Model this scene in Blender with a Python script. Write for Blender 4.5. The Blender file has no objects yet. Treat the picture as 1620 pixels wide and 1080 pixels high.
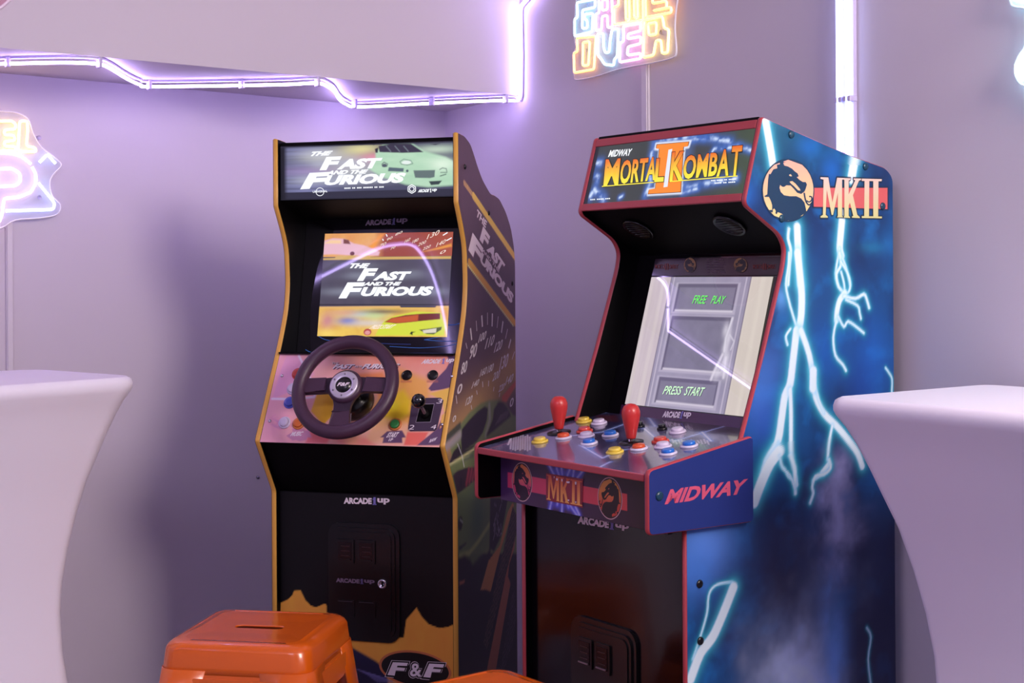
import bpy, math, random
import numpy as np
from mathutils import Vector, Matrix
from mathutils.geometry import tessellate_polygon

# ------------------------------------------------------------------ camera, world, lights
scene = bpy.context.scene
EYE = 1.265
FPX = 2250.0
PX0, PY0, ROLL = 810.0, 435.0, 0.006
cam_d = bpy.data.cameras.new('camera')
cam = bpy.data.objects.new('camera', cam_d)
scene.collection.objects.link(cam)
cam_d.sensor_width = 36.0
cam_d.lens = 36.0 * FPX / 1620.0
cam_d.shift_y = -(540.0 - PY0) / 1620.0
cam_d.clip_start = 0.05
_r = Vector((1, 0, -ROLL)).normalized(); _u = Vector((ROLL, 0, 1)).normalized(); _b = Vector((0, -1, 0))
cam.matrix_world = Matrix((( _r.x, _u.x, _b.x, 0), (_r.y, _u.y, _b.y, 0), (_r.z, _u.z, _b.z, EYE), (0, 0, 0, 1)))
scene.camera = cam

world = bpy.data.worlds.new('room_ambience'); scene.world = world; world.use_nodes = True
_bg = world.node_tree.nodes['Background']
_bg.inputs[0].default_value = (0.56, 0.47, 0.76, 1); _bg.inputs[1].default_value = 0.36

def area(name, loc, target, sx, sy, power, color):
    l = bpy.data.lights.new(name, 'AREA'); l.shape = 'RECTANGLE'; l.size = sx; l.size_y = sy
    l.energy = power; l.color = color
    o = bpy.data.objects.new(name, l); scene.collection.objects.link(o)
    o.location = loc; d = Vector(target) - Vector(loc); o.rotation_euler = d.to_track_quat('-Z', 'Y').to_euler()
    return o
area('ceiling_light_warm', (1.75, 0.95, 2.45), (0.0, 3.6, 1.75), 1.3, 1.1, 92, (1.0, 0.86, 0.82))
area('ceiling_light_cool', (-0.9, 0.3, 2.45), (-0.9, 3.2, 1.0), 1.2, 0.8, 15, (0.80, 0.72, 1.0))
scene.view_settings.view_transform = 'Standard'; scene.view_settings.look = 'None'
scene.view_settings.gamma = 1.0; scene.view_settings.use_curve_mapping = False
scene.view_settings.exposure = 0.52
scene.cycles.sample_clamp_indirect = 4.0
scene.cycles.use_denoising = True

# ------------------------------------------------------------------ frames traced from the photograph
class Frame:
    """a vertical-axis frame on the floor: x = along, y = depth, z = up"""
    def __init__(s, ox, oy, ang):
        s.O = np.array([ox, oy], float); s.ang = ang
        s.U = np.array([math.cos(ang), math.sin(ang)]); s.V = np.array([-s.U[1], s.U[0]])
    def ray(s, p):
        dx = p[0] - PX0; dy = p[1] - PY0
        return ((dx - ROLL * dy) / FPX, 1.0, -(dy + ROLL * dx) / FPX)
    def onu(s, u):
        def f(p):
            d = s.ray(p); t = (u + s.O @ s.U) / (d[0] * s.U[0] + s.U[1])
            return (t * (d[0] * s.V[0] + s.V[1]) - s.O @ s.V, t * d[2] + EYE)
        return f
    def onv(s, v):
        def f(p):
            d = s.ray(p); t = (v + s.O @ s.V) / (d[0] * s.V[0] + s.V[1])
            return (t * (d[0] * s.U[0] + s.U[1]) - s.O @ s.U, t * d[2] + EYE)
        return f
    def onk(s, v0, z0, k):          # leaning plane v = v0 + k (z - z0); returns (u, z)
        def f(p):
            d = s.ray(p); dv = d[0] * s.V[0] + s.V[1]
            t = (v0 + k * (EYE - z0) + s.O @ s.V) / (dv - k * d[2])
            return (t * (d[0] * s.U[0] + s.U[1]) - s.O @ s.U, t * d[2] + EYE)
        return f
    def onz(s, z):
        def f(p):
            d = s.ray(p); t = (z - EYE) / d[2]
            return (t * (d[0] * s.U[0] + s.U[1]) - s.O @ s.U, t * (d[0] * s.V[0] + s.V[1]) - s.O @ s.V)
        return f
MKF = Frame(0.31168, 2.7792, -math.atan2(.80513, .59310))
FFF = Frame(-0.3418, 3.28463, -math.atan2(.28092, .95973))
RWF = Frame(-.208, 4.5, -math.atan2(.85899, .51199))
LWF = Frame(-.208, 4.5, math.atan2(.64162, .76702))

# ------------------------------------------------------------------ helpers
def lin(c):
    c = np.asarray(c, float) / 255.0
    return np.where(c <= 0.04045, c / 12.92, ((c + 0.055) / 1.055) ** 2.4)

MATS = {}
def mat(name, rgb, rough=0.5, metal=0.0, emit=None, estr=0.0, coat=0.0, bump=None, spec=0.5, alpha=None, trans=0.0):
    if name in MATS: return MATS[name]
    m = bpy.data.materials.new(name); m.use_nodes = True; nt = m.node_tree
    b = nt.nodes['Principled BSDF']
    b.inputs['Base Color'].default_value = (*lin(rgb), 1)
    b.inputs['Roughness'].default_value = rough; b.inputs['Metallic'].default_value = metal
    b.inputs['Coat Weight'].default_value = coat; b.inputs['Coat Roughness'].default_value = 0.05
    b.inputs['Specular IOR Level'].default_value = spec
    b.inputs['Transmission Weight'].default_value = trans
    if emit is not None:
        b.inputs['Emission Color'].default_value = (*emit, 1); b.inputs['Emission Strength'].default_value = estr
    if bump:
        sc, st = bump
        tc = nt.nodes.new('ShaderNodeTexCoord'); n = nt.nodes.new('ShaderNodeTexNoise'); n.inputs['Scale'].default_value = sc
        n.inputs['Detail'].default_value = 6
        bp = nt.nodes.new('ShaderNodeBump'); bp.inputs['Strength'].default_value = st; bp.inputs['Distance'].default_value = 0.002
        nt.links.new(tc.outputs['Object'], n.inputs['Vector']); nt.links.new(n.outputs['Fac'], bp.inputs['Height'])
        nt.links.new(bp.outputs['Normal'], b.inputs['Normal'])
    if alpha is not None: b.inputs['Alpha'].default_value = alpha
    MATS[name] = m; return m

def print_mat(name, rough=0.4, coat=0.0, emit=0.0, spec=0.5, coat_rough=0.05):
    """a printed (or, with emit, a back-lit) surface whose artwork is stored per vertex"""
    if name in MATS: return MATS[name]
    m = bpy.data.materials.new(name); m.use_nodes = True; nt = m.node_tree; b = nt.nodes['Principled BSDF']
    a = nt.nodes.new('ShaderNodeVertexColor'); a.layer_name = 'art'
    b.inputs['Roughness'].default_value = rough; b.inputs['Coat Weight'].default_value = coat
    b.inputs['Coat Roughness'].default_value = coat_rough; b.inputs['Specular IOR Level'].default_value = spec
    if emit > 0:
        b.inputs['Base Color'].default_value = (0.01, 0.01, 0.012, 1)
        nt.links.new(a.outputs['Color'], b.inputs['Emission Color']); b.inputs['Emission Strength'].default_value = emit
    else:
        nt.links.new(a.outputs['Color'], b.inputs['Base Color'])
    MATS[name] = m; return m

class MB:
    """collects geometry in local coordinates and links it as one mesh object"""
    def __init__(s): s.v = []; s.f = []; s.m = []; s.c = []; s.sm = []; s.mats = []
    def slot(s, m):
        if m not in s.mats: s.mats.append(m)
        return s.mats.index(m)
    def add(s, verts, faces, m, col=None, smooth=False):
        o = len(s.v); s.v += [tuple(map(float, p)) for p in verts]; k = s.slot(m)
        s.f += [tuple(i + o for i in f) for f in faces]; s.m += [k] * len(faces); s.sm += [smooth] * len(faces)
        if col is None: s.c += [(1, 1, 1)] * len(verts)
        else: s.c += [tuple(map(float, c)) for c in col]
        return s
    def box(s, x0, x1, y0, y1, z0, z1, m):
        v = [(x, y, z) for z in (z0, z1) for y in (y0, y1) for x in (x0, x1)]
        return s.add(v, [(0, 2, 3, 1), (4, 5, 7, 6), (0, 1, 5, 4), (2, 6, 7, 3), (0, 4, 6, 2), (1, 3, 7, 5)], m)
    def prism(s, pts, lo, hi, place, m, smooth=False):
        """polygon pts (2D) extruded lo..hi; place(a, b, t) -> xyz"""
        n = len(pts); v = [place(a, b, lo) for a, b in pts] + [place(a, b, hi) for a, b in pts]
        tri = tessellate_polygon([[Vector((a, b, 0)) for a, b in pts]])
        f = [tuple(t) for t in tri] + [tuple(i + n for i in t[::-1]) for t in tri]
        f += [(i, (i + 1) % n, n + (i + 1) % n, n + i) for i in range(n)]
        return s.add(v, f, m, smooth=smooth)
    def poly(s, loops, place, m, h=0.0, col=None):
        """flat print: first loop is the outline, the rest holes"""
        vv = [Vector((p[0], p[1], 0)) for l in loops for p in l]
        tri = tessellate_polygon([[Vector((p[0], p[1], 0)) for p in l] for l in loops])
        return s.add([place(p.x, p.y, h) for p in vv], [tuple(t) for t in tri], m,
                     col=None if col is None else [col] * len(vv))
    def tube(s, pts, r, m, closed=False, n=8, caps=True):
        P = [Vector(p) for p in pts]; N = len(P); rings = []; up = None
        rr = r if isinstance(r, (list, tuple)) else [r] * N
        for i in range(N):
            if closed: t = (P[(i + 1) % N] - P[i - 1])
            else: t = P[min(i + 1, N - 1)] - P[max(i - 1, 0)]
            t.normalize()
            if up is None:
                up = Vector((0, 0, 1)) if abs(t.z) < .9 else Vector((0, 1, 0))
            up = (up - t * up.dot(t)).normalized(); w = t.cross(up)
            rings.append([P[i] + (up * math.cos(a) + w * math.sin(a)) * rr[i] for a in [2 * math.pi * k / n for k in range(n)]])
        v = [p for R in rings for p in R]; f = []
        for i in range(N if closed else N - 1):
            j = (i + 1) % N
            for k in range(n): f.append((i * n + k, j * n + k, j * n + (k + 1) % n, i * n + (k + 1) % n))
        if caps and not closed: f += [tuple(range(n - 1, -1, -1)), tuple((N - 1) * n + k for k in range(n))]
        return s.add(v, f, m, smooth=True)
    def lathe(s, prof, m, org=(0, 0, 0), ax=(0, 0, 1), n=24, smooth=True):
        """prof: (radius, height) pairs turned about ax through org"""
        ax = Vector(ax).normalized(); a = ax.orthogonal().normalized(); b = ax.cross(a); O = Vector(org)
        v = [O + ax * h + (a * math.cos(2 * math.pi * k / n) + b * math.sin(2 * math.pi * k / n)) * r for r, h in prof for k in range(n)]
        f = [(i * n + k, i * n + (k + 1) % n, (i + 1) * n + (k + 1) % n, (i + 1) * n + k) for i in range(len(prof) - 1) for k in range(n)]
        f += [tuple(range(n - 1, -1, -1)), tuple((len(prof) - 1) * n + k for k in range(n))]
        return s.add(v, f, m, smooth=smooth)
    def loft(s, rings, m, cap0=True, cap1=True, smooth=True, closed=True):
        n = len(rings[0]); v = [p for R in rings for p in R]; f = []
        for i in range(len(rings) - 1):
            for k in range(n if closed else n - 1): f.append((i * n + k, i * n + (k + 1) % n, (i + 1) * n + (k + 1) % n, (i + 1) * n + k))
        if cap0: f.append(tuple(range(n - 1, -1, -1)))
        if cap1: f.append(tuple((len(rings) - 1) * n + k for k in range(n)))
        return s.add(v, f, m, smooth=smooth)
    def grid(s, na, nb, fn, paint, m, lo=(0, 0), hi=(1, 1)):
        """fn(A,B)->(x,y,z arrays) and paint(A,B)->rgb for plane coordinates A,B"""
        A, B = np.meshgrid(np.linspace(lo[0], hi[0], na), np.linspace(lo[1], hi[1], nb))
        return s.grid_ab(A, B, fn, paint, m)
    def grid_ab(s, A, B, fn, paint, m):
        nb, na = A.shape
        X, Y, Z = fn(A, B); col = np.clip(paint(A.ravel(), B.ravel()), 0, 1)
        X = np.broadcast_to(X, A.shape); Y = np.broadcast_to(Y, A.shape); Z = np.broadcast_to(Z, A.shape)
        o = len(s.v); s.v += list(map(tuple, np.stack([X.ravel(), Y.ravel(), Z.ravel()], 1).tolist()))
        s.c += list(map(tuple, col.tolist()))
        i = (np.arange(nb - 1)[:, None] * na + np.arange(na - 1)[None, :]).ravel() + o
        q = np.stack([i, i + 1, i + na + 1, i + na], 1).tolist(); k = s.slot(m)
        s.f += list(map(tuple, q)); s.m += [k] * len(q); s.sm += [False] * len(q)
        return s
    def build(s, name, parent=None, bevel=0, seg=2, art=None):
        me = bpy.data.meshes.new(name); me.from_pydata(s.v, [], s.f)
        me.polygons.foreach_set('material_index', s.m); me.polygons.foreach_set('use_smooth', s.sm)
        for m in s.mats: me.materials.append(m)
        if art is None: art = any(c != (1, 1, 1) for c in s.c[:50]) or any(m.name.startswith('print') for m in s.mats)
        if art:
            at = me.color_attributes.new('art', 'FLOAT_COLOR', 'POINT')
            c = np.ones((len(s.v), 4), np.float32); c[:, :3] = np.array(s.c, np.float32); at.data.foreach_set('color', c.ravel())
        me.update()
        o = bpy.data.objects.new(name, me); scene.collection.objects.link(o)
        if parent is not None: o.parent = parent
        if bevel:
            b = o.modifiers.new('bevel', 'BEVEL'); b.width = bevel; b.segments = seg; b.limit_method = 'ANGLE'; b.angle_limit = .6
        return o

def tag(o, label=None, cat=None, group=None, kind=None):
    if label: o['label'] = label
    if cat: o['category'] = cat
    if group: o['group'] = group
    if kind: o['kind'] = kind
    return o
def empty(name, loc, rz=0.0, rx=0.0):
    o = bpy.data.objects.new(name, None); scene.collection.objects.link(o)
    o.location = loc; o.rotation_euler = (rx, 0, rz); o.empty_display_size = .1
    return o
def copy_tree(o, parent=None):
    c = o.copy(); scene.collection.objects.link(c); c.parent = parent
    for ch in list(o.children): copy_tree(ch, c)
    return c

# ---- lettering
_TXT = {}
def text_mesh(body, weight=0.0, space=1.0):
    key = (body, weight, space)
    if key not in _TXT:
        c = bpy.data.curves.new('lettering', 'FONT'); c.body = body; c.offset = weight; c.space_character = space
        c.resolution_u = 3
        o = bpy.data.objects.new('lettering', c); me = bpy.data.meshes.new_from_object(o)
        v = np.array([p.co[:2] for p in me.vertices]); lo = v.min(0); hi = v.max(0)
        _TXT[key] = ((v - lo) / (hi - lo), [tuple(p.vertices) for p in me.polygons])
        bpy.data.objects.remove(o); bpy.data.curves.remove(c); bpy.data.meshes.remove(me)
    return _TXT[key]
def put_text(mb, body, o, ex, ey, P, place, m, h=0.0004, weight=0.02, shear=0.0, space=1.0, grad=None):
    """the text's bounding box is laid on o, o+ex, o+ey (photo points mapped by P onto the surface)"""
    v, f = text_mesh(body, weight, space)
    pts = []; col = []
    for a, b in v:
        a2 = a * (1 - abs(shear)) + shear * b if shear else a
        q = P((o[0] + ex[0] * a2 + ey[0] * b, o[1] + ex[1] * a2 + ey[1] * b))
        pts.append(place(q[0], q[1], h))
        if grad is not None: col.append(grad(b))
    mb.add(pts, f, m, col=col if grad is not None else None)
    return mb
def ident(p): return p

# ---- numpy painting (all colours are given as 0..255 sRGB and stored linear)
def seg_dist(A, B, pts, closed=False):
    d = np.full(A.shape, 1e9); pts = list(pts)
    if closed: pts = pts + [pts[0]]
    for (x0, y0), (x1, y1) in zip(pts[:-1], pts[1:]):
        dx = x1 - x0; dy = y1 - y0; L = dx * dx + dy * dy + 1e-12
        t = np.clip(((A - x0) * dx + (B - y0) * dy) / L, 0, 1)
        d = np.minimum(d, (A - x0 - t * dx) ** 2 + (B - y0 - t * dy) ** 2)
    return np.sqrt(d)
def inside(A, B, pts):
    r = np.zeros(A.shape, bool); n = len(pts)
    for i in range(n):
        x0, y0 = pts[i]; x1, y1 = pts[(i + 1) % n]
        if y0 == y1: continue
        c = ((y0 > B) != (y1 > B)) & (A < (x1 - x0) * (B - y0) / (y1 - y0) + x0)
        r ^= c
    return r
def pmask(A, B, pts, soft):
    d = seg_dist(A, B, pts, True); s = np.where(inside(A, B, pts), d, -d)
    return np.clip(0.5 + s / (2 * soft), 0, 1)
def _h(ix, iy, seed):
    n = (ix * 374761393 + iy * 668265263 + seed * 1274126177) & 0x7fffffff
    n = ((n ^ (n >> 13)) * 1274126177) & 0x7fffffff
    return ((n ^ (n >> 16)) & 0xffff) / 65535.0
def vnoise(A, B, seed=0):
    ix = np.floor(A).astype(np.int64); iy = np.floor(B).astype(np.int64); fx = A - ix; fy = B - iy
    fx = fx * fx * (3 - 2 * fx); fy = fy * fy * (3 - 2 * fy)
    a = _h(ix, iy, seed) * (1 - fx) + _h(ix + 1, iy, seed) * fx
    b = _h(ix, iy + 1, seed) * (1 - fx) + _h(ix + 1, iy + 1, seed) * fx
    return a * (1 - fy) + b * fy
def fbm(A, B, sc, seed=0, oct=4, ay=1.0):
    r = 0; w = 0.5; t = 0
    for o in range(oct):
        r = r + w * vnoise(A * sc, B * sc * ay, seed + o * 17); t += w; w *= .5; sc *= 2.03
    return r / t
class Paint:
    def __init__(s, A, B, base): s.A = A; s.B = B; s.c = np.tile(lin(base), (A.size, 1)).astype(float)
    def mix(s, m, col):
        col = lin(col) if not isinstance(col, np.ndarray) else col
        m = np.clip(m, 0, 1)[:, None]; s.c = s.c * (1 - m) + col * m; return s
    def poly(s, pts, col, soft=.001, a=1.0): return s.mix(pmask(s.A, s.B, pts, soft) * a, col)
    def line(s, pts, w, col, soft=.001, a=1.0, closed=False):
        return s.mix(np.clip(.5 + (w - seg_dist(s.A, s.B, pts, closed)) / (2 * soft), 0, 1) * a, col)
    def glow(s, pts, w, col, a=1.0): return s.mix(np.exp(-(seg_dist(s.A, s.B, pts) / w) ** 2) * a, col)
    def blob(s, c, rx, ry, col, a=1.0, p=2): return s.mix(np.exp(-((np.abs((s.A - c[0]) / rx)) ** p + (np.abs((s.B - c[1]) / ry)) ** p)) * a, col)
    def ell(s, c, rx, ry, col, soft=.08, a=1.0):
        d = np.sqrt(((s.A - c[0]) / rx) ** 2 + ((s.B - c[1]) / ry) ** 2); return s.mix(np.clip(.5 + (1 - d) / (2 * soft), 0, 1) * a, col)
def smooth(pts, n=4, closed=False):
    P = [np.array(p, float) for p in pts]; N = len(P); out = []
    for i in range(N if closed else N - 1):
        g = (lambda k: P[k % N]) if closed else (lambda k: P[min(max(k, 0), N - 1)])
        a, b, c, d = g(i - 1), g(i), g(i + 1), g(i + 2)
        for t in [k / n for k in range(n)]:
            out.append(tuple(.5 * (2 * b + (c - a) * t + (2 * a - 5 * b + 4 * c - d) * t * t + (3 * b - a - 3 * c + d) * t ** 3)))
    if not closed: out.append(tuple(P[-1]))
    return out
def rrect(x0, x1, y0, y1, r, n=5):
    o = []
    for cx, cy, a0 in ((x1 - r, y1 - r, 0), (x0 + r, y1 - r, 90), (x0 + r, y0 + r, 180), (x1 - r, y0 + r, 270)):
        for k in range(n + 1):
            a = math.radians(a0 + 90 * k / n); o.append((cx + r * math.cos(a), cy + r * math.sin(a)))
    return o
def zoomer(x0, y0, s): return lambda *pts: [(x0 + x / s, y0 + y / s) for x, y in pts]

# the dragon-in-a-circle emblem, traced once, unit circle coordinates
DRG = [(385,120),(340,140),(355,170),(400,182),(450,210),(480,240),(515,265),(530,300),(505,312),(540,345),(580,370),(615,370),(630,400),(615,450),(600,485),(560,515),(510,500),(470,452),(430,412),(380,410),(350,430),(325,425),(303,405),(295,440),(310,490),(350,530),(420,542),(500,542),(560,570),(600,620),(618,700),(622,812),(600,900),(500,960),(400,965),(320,930),(285,850),(335,820),(345,775),(320,752),(272,735),(262,762),(244,750),(250,720),(230,690),(215,702),(212,740),(188,745),(168,710),(205,708),(205,650),(190,600),(165,550),(120,552),(108,540),(145,520),(150,440),(155,350),(165,270),(185,275),(220,215),(268,203),(262,160),(300,155),(300,125),(330,110),(350,130)]
DMOUTH = [(415,365),(450,358),(490,390),(540,450),(550,475),(520,470),(470,420),(430,385)]
DEYE = [(408,285),(430,274),(448,300),(425,300)]
DWH = [(595,500),(612,590),(640,640),(665,645),(688,622)]
DWH2 = [(655,545),(685,550),(685,590),(655,612),(625,595)]
def dragon(mb, P, place, gold, dark, h, ring=None, mirror=False, clip_low=True, grad=None):
    """P maps unit-circle coordinates (x right, y up) onto the surface"""
    sx = -1 if mirror else 1
    def U(pts): return [P((sx * (x - 402) / 308.0, (470 - y) / 370.0)) for x, y in pts]
    circ = lambda r: [P((r * math.cos(t), r * math.sin(t))) for t in [2 * math.pi * k / 48 for k in range(48)]]
    dk = DRG if clip_low else [(x, min(y, 470 + math.sqrt(max(0, 1 - ((x - 402) / 308.0) ** 2)) * 368)) for x, y in DRG]
    if ring: mb.poly([circ(1.09)], place, ring, h)
    mb.poly([circ(1.04)], place, dark, h + .0002)
    vv = [P((r * math.cos(t), r * math.sin(t))) for r in (1.0,) for t in [2 * math.pi * k / 48 for k in range(48)]]
    tri = [(k, (k + 1) % 48, 48) for k in range(48)]
    c0 = P((0, 0)); cols = None
    if grad is not None:      # printed vertical blend, built as horizontal bands
        nb = 12
        for i in range(nb):
            y0 = -1 + 2 * i / nb; y1 = -1 + 2 * (i + 1) / nb
            w0 = math.sqrt(max(0, 1 - y0 * y0)); w1 = math.sqrt(max(0, 1 - y1 * y1))
            q = [P((-w0, y0)), P((w0, y0)), P((w1, y1)), P((-w1, y1))]
            mb.add([place(a, b, h + .0004) for a, b in q], [(0, 1, 2, 3)], gold, col=[grad(y0), grad(y0), grad(y1), grad(y1)])
    else:
        mb.add([place(a, b, h + .0004) for a, b in vv + [c0]], tri, gold)
    mb.poly([U(dk)], place, dark, h + .0006)
    gc = None if grad is None else grad(0.0)
    mb.poly([U(DMOUTH)], place, gold, h + .0008, col=gc); mb.poly([U(DEYE)], place, gold, h + .0008, col=gc)
    for W, w in ((DWH, 9), (DWH2, 8)):
        W = smooth(W, 3); L = []; R = []
        for i, p in enumerate(W):
            a = np.array(W[max(i - 1, 0)]); b = np.array(W[min(i + 1, len(W) - 1)]); t = (b - a) / (np.linalg.norm(b - a) + 1e-9)
            L.append((p[0] - t[1] * w, p[1] + t[0] * w)); R.append((p[0] + t[1] * w, p[1] - t[0] * w))
        mb.poly([U(L + R[::-1])], place, dark, h + .0007)
def lerpc(a, b, t): return tuple(lin(a) * (1 - t) + lin(b) * t)

# ------------------------------------------------------------------ the room
WALL = mat('painted_wall', (212, 203, 214), .62, bump=(60, .08), spec=.3)
FLOOR = mat('grey_vinyl_floor', (120, 112, 124), .45)
CEIL = mat('ceiling_paint', (225, 220, 225), .8)
def wloc(F_, u, v, z):
    p = F_.O + u * F_.U + v * F_.V
    return (float(p[0]), float(p[1]), z)
def framed(o, F_, u=0, v=0, z=0):
    o.location = wloc(F_, u, v, z); o.rotation_euler = (0, 0, F_.ang); return o
framed(tag(MB().box(-6.2, 0, 0, .12, 0, 2.6, WALL).build('wall_left'), kind='structure'), LWF)
framed(tag(MB().box(0, 6.4, 0, .12, 0, 2.6, WALL).build('wall_right'), kind='structure'), RWF)
tag(MB().box(-6, 5, -2.5, 5.2, -.1, 0, FLOOR).build('floor'), kind='structure')
tag(MB().box(-6, 5, -2.5, 5.2, 2.6, 2.7, CEIL).build('ceiling'), kind='structure')
ZB = 1.783
m = MB(); m.prism([(-6.1, -.214), (-.0735, -.4545), (0, 0), (-6.1, 0)], ZB, 2.6, lambda a, b, t: (a, b, t), WALL)
framed(tag(m.build('ceiling_bulkhead'), kind='structure'), LWF)
for F_, x0, x1, nm in ((LWF, -6.2, -.015, 'baseboard_left'), (RWF, .0, 6.4, 'baseboard_right')):
    framed(tag(MB().box(x0, x1, -.014, -.0005, 0, .09, CEIL).build(nm, bevel=.003), kind='structure'), F_)

# ------------------------------------------------------------------ LED strips
LED = mat('led_violet_white', (230, 225, 255), .4, emit=(.58, .44, 1.0), estr=17.0)
LEDW = mat('led_cool_white', (230, 235, 255), .4, emit=(.42, .50, 1.0), estr=2.8)
CLIP = mat('clear_plastic_clip', (200, 190, 225), .25, spec=.6)
root = empty('led_strip', wloc(LWF, -1.0, -.3, ZB - .02)); base = Vector(root.location)
P = LWF.onz(ZB - .018)
pl = [(-130, 104), (0, 101), (100, 99), (152, 101), (172, 107), (200, 124), (222, 134), (245, 137), (440, 134), (500, 131.5), (520, 138), (530, 146), (536, 156), (548, 165), (572, 169), (700, 162.5), (790, 159), (815, 159.5)]
pts = []
for p in smooth(pl, 5):
    u, v = P(p); pts.append(Vector(wloc(LWF, u, min(v, -.012), ZB - .018)))
first = pts[0]; pts = [Vector(wloc(LWF, -5.6, -.25, ZB - .018)), Vector(wloc(LWF, -3.0, -.26, ZB - .018))] + pts
ups = [Vector(wloc(RWF, u, -.013, z)) for u, z in ((.470, ZB - .016), (.476, ZB - .006), (.478, ZB + .02), (.481, 1.90), (.478, 2.02), (.484, 2.035), (.53, 2.055), (.60, 2.075), (.60, 2.58))]
path = pts + ups
MB().tube([p - base for p in path], .0038, LED, n=8).build('light_tube', root)
tr = MB(); off = [p + Vector((0, 0, .0135)) if i < len(pts) else p + Vector((RWF.V[0] * .009, RWF.V[1] * .009, 0)) for i, p in enumerate(path)]
tr.tube([p - base for p in off], .0035, CLIP, n=6).build('mounting_track', root)
for (px, py) in ((12, 101), (157, 102), (236, 137), (382, 135.5), (502, 132), (561, 167), (683, 163), (800, 159)):
    u, v = P((px, py)); w = Vector(wloc(LWF, u, min(v, -.014), ZB)) - base
    c = MB().box(-.004, .004, -.010, .010, -.026, -.0005, CLIP).build('clip', root, bevel=.002); c.location = w; c.rotation_euler = (0, 0, LWF.ang)
tag(root, 'violet-white LED strip snaking under the low bulkhead and up the right wall', 'light strip', 'LED strips on the walls')
for i, (u0, lab) in enumerate(((1.7725, 'cool white LED strip running vertically above the blue cabinet, left one of the pair'), (1.7985, 'cool white LED strip running vertically above the blue cabinet, right one of the pair'))):
    r2 = framed(empty('led_strip', (0, 0, 0)), RWF, u0, 0, 0)
    MB().tube([(0, -.017, .3), (0, -.017, 1.4), (0, -.017, 2.56)], .0060, LEDW, n=8).build('light_tube', r2)
    MB().box(-.009, .009, -.009, -.0005, .3, 2.56, CLIP).build('mounting_track', r2)
    for z in (.7, 1.2, 1.62, 2.1):
        MB().box(-.011, .011, -.022, -.0005, z, z + .012, CLIP).build('clip', r2, bevel=.002)
    tag(r2, lab, 'light strip', 'LED strips on the walls')

# the ceiling strip whose curve shows in the racing cabinet's screen
def mirrored(p, zc=2.57):
    dx, dy, dz = FFF.ray(p); k = .2; v0 = .0988; z0 = 1.086
    dv = dx * FFF.V[0] + dy * FFF.V[1]; t = (v0 + k * (EYE - z0) + FFF.O @ FFF.V) / (dv - k * dz)
    h = Vector((t * dx, t, EYE + t * dz)); n = Vector((-FFF.V[0], -FFF.V[1], k)).normalized(); d = Vector((dx, dy, dz)).normalized()
    r = d - 2 * d.dot(n) * n
    return h + r * ((zc - h.z) / r.z)
cp_ = [mirrored(p) for p in smooth([(470, 459), (491, 447), (520, 432), (550, 417), (580, 402), (606, 391), (630, 387), (648, 387), (662, 396), (680, 425), (694, 465), (702, 500), (708, 532), (712, 560)], 3)]
r3 = empty('led_strip', (sum(p.x for p in cp_) / len(cp_), sum(p.y for p in cp_) / len(cp_), 2.57)); b3 = Vector(r3.location)
MB().tube([p - b3 for p in cp_], .006, LED, n=8).build('light_tube', r3)
MB().tube([p - b3 + Vector((0, 0, .018)) for p in cp_], .009, CLIP, n=6).build('mounting_track', r3)
tag(r3, 'violet LED strip on the ceiling, seen only as a curve reflected in the racing screen', 'light strip', 'LED strips on the walls')

# ------------------------------------------------------------------ neon signs
ACR = mat('acrylic_sheet', (235, 235, 245), .08, spec=.6, alpha=.32)
ACE = mat('acrylic_edge', (250, 245, 250), .3, spec=.6)
def neon(name, s, col): return mat('neon_' + name, (255, 255, 255), .4, emit=col, estr=s)
NY = neon('yellow', 1.7, (1.0, .66, .10)); NO = neon('orange', 1.6, (1.0, .38, .05)); NP = neon('pink', 1.55, (1.0, .40, .72))
NC = neon('cyan', 1.5, (.36, .80, 1.0)); NW = neon('white', 2.0, (.95, .62, .95)); NB = neon('blue', 2.2, (.36, .46, 1.0)); NCW = neon('aqua', 7.0, (.40, .92, 1.0))
def sign(name, F_, tubes, outline, r, label, extra=None, d0=-.028):
    P = F_.onv(d0)
    ou = [P(p) for p in smooth(outline, 4, True)]
    cx = sum(p[0] for p in ou) / len(ou); cz = min(p[1] for p in ou)
    rt = framed(empty(name, (0, 0, 0)), F_, cx, 0, cz)
    m = MB(); m.prism([(a - cx, b - cz) for a, b in ou], d0 + .006, d0 + .010, lambda a, b, t: (a, t, b), ACR); m.build('backing_panel', rt)
    m = MB(); m.tube([(a - cx, d0 + .008, b - cz) for a, b in ou], .0026, ACE, closed=True, n=6); m.build('panel_rim', rt)
    for k, (mt, closed, pl) in enumerate(tubes):
        q = [P(p) for p in pl]
        if closed: q2 = []
        # rounded corners: insert points near each corner
        n = len(q); out = []
        for i in range(n):
            if not closed and i in (0, n - 1): out.append(q[i]); continue
            a = np.array(q[i - 1]); b = np.array(q[i]); c = np.array(q[(i + 1) % n])
            la = np.linalg.norm(a - b); lc = np.linalg.norm(c - b); f = min(.006, la * .4, lc * .4)
            p1 = b + (a - b) / la * f; p3 = b + (c - b) / lc * f
            out += [tuple(p1), tuple((p1 + p3 + 2 * b) / 4), tuple(p3)]
        MB().tube([(a - cx, d0, b - cz) for a, b in out], r, mt, closed=closed, n=8).build('neon_tube', rt)
    for (sx, sz) in ((.15, .3), (.85, .3), (.15, .8), (.85, .8)):
        x0 = min(p[0] for p in ou); x1 = max(p[0] for p in ou); z1 = max(p[1] for p in ou)
        MB().tube([(x0 + sx * (x1 - x0) - cx, -.0005, sz * (z1 - cz)), (x0 + sx * (x1 - x0) - cx, d0 + .006, sz * (z1 - cz))], .006, CLIP, n=8).build('standoff', rt)
    tag(rt, label, 'neon sign', None); return rt
g = lambda *p: [(860 + x / 5.4, y / 5.4) for x, y in p]
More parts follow.
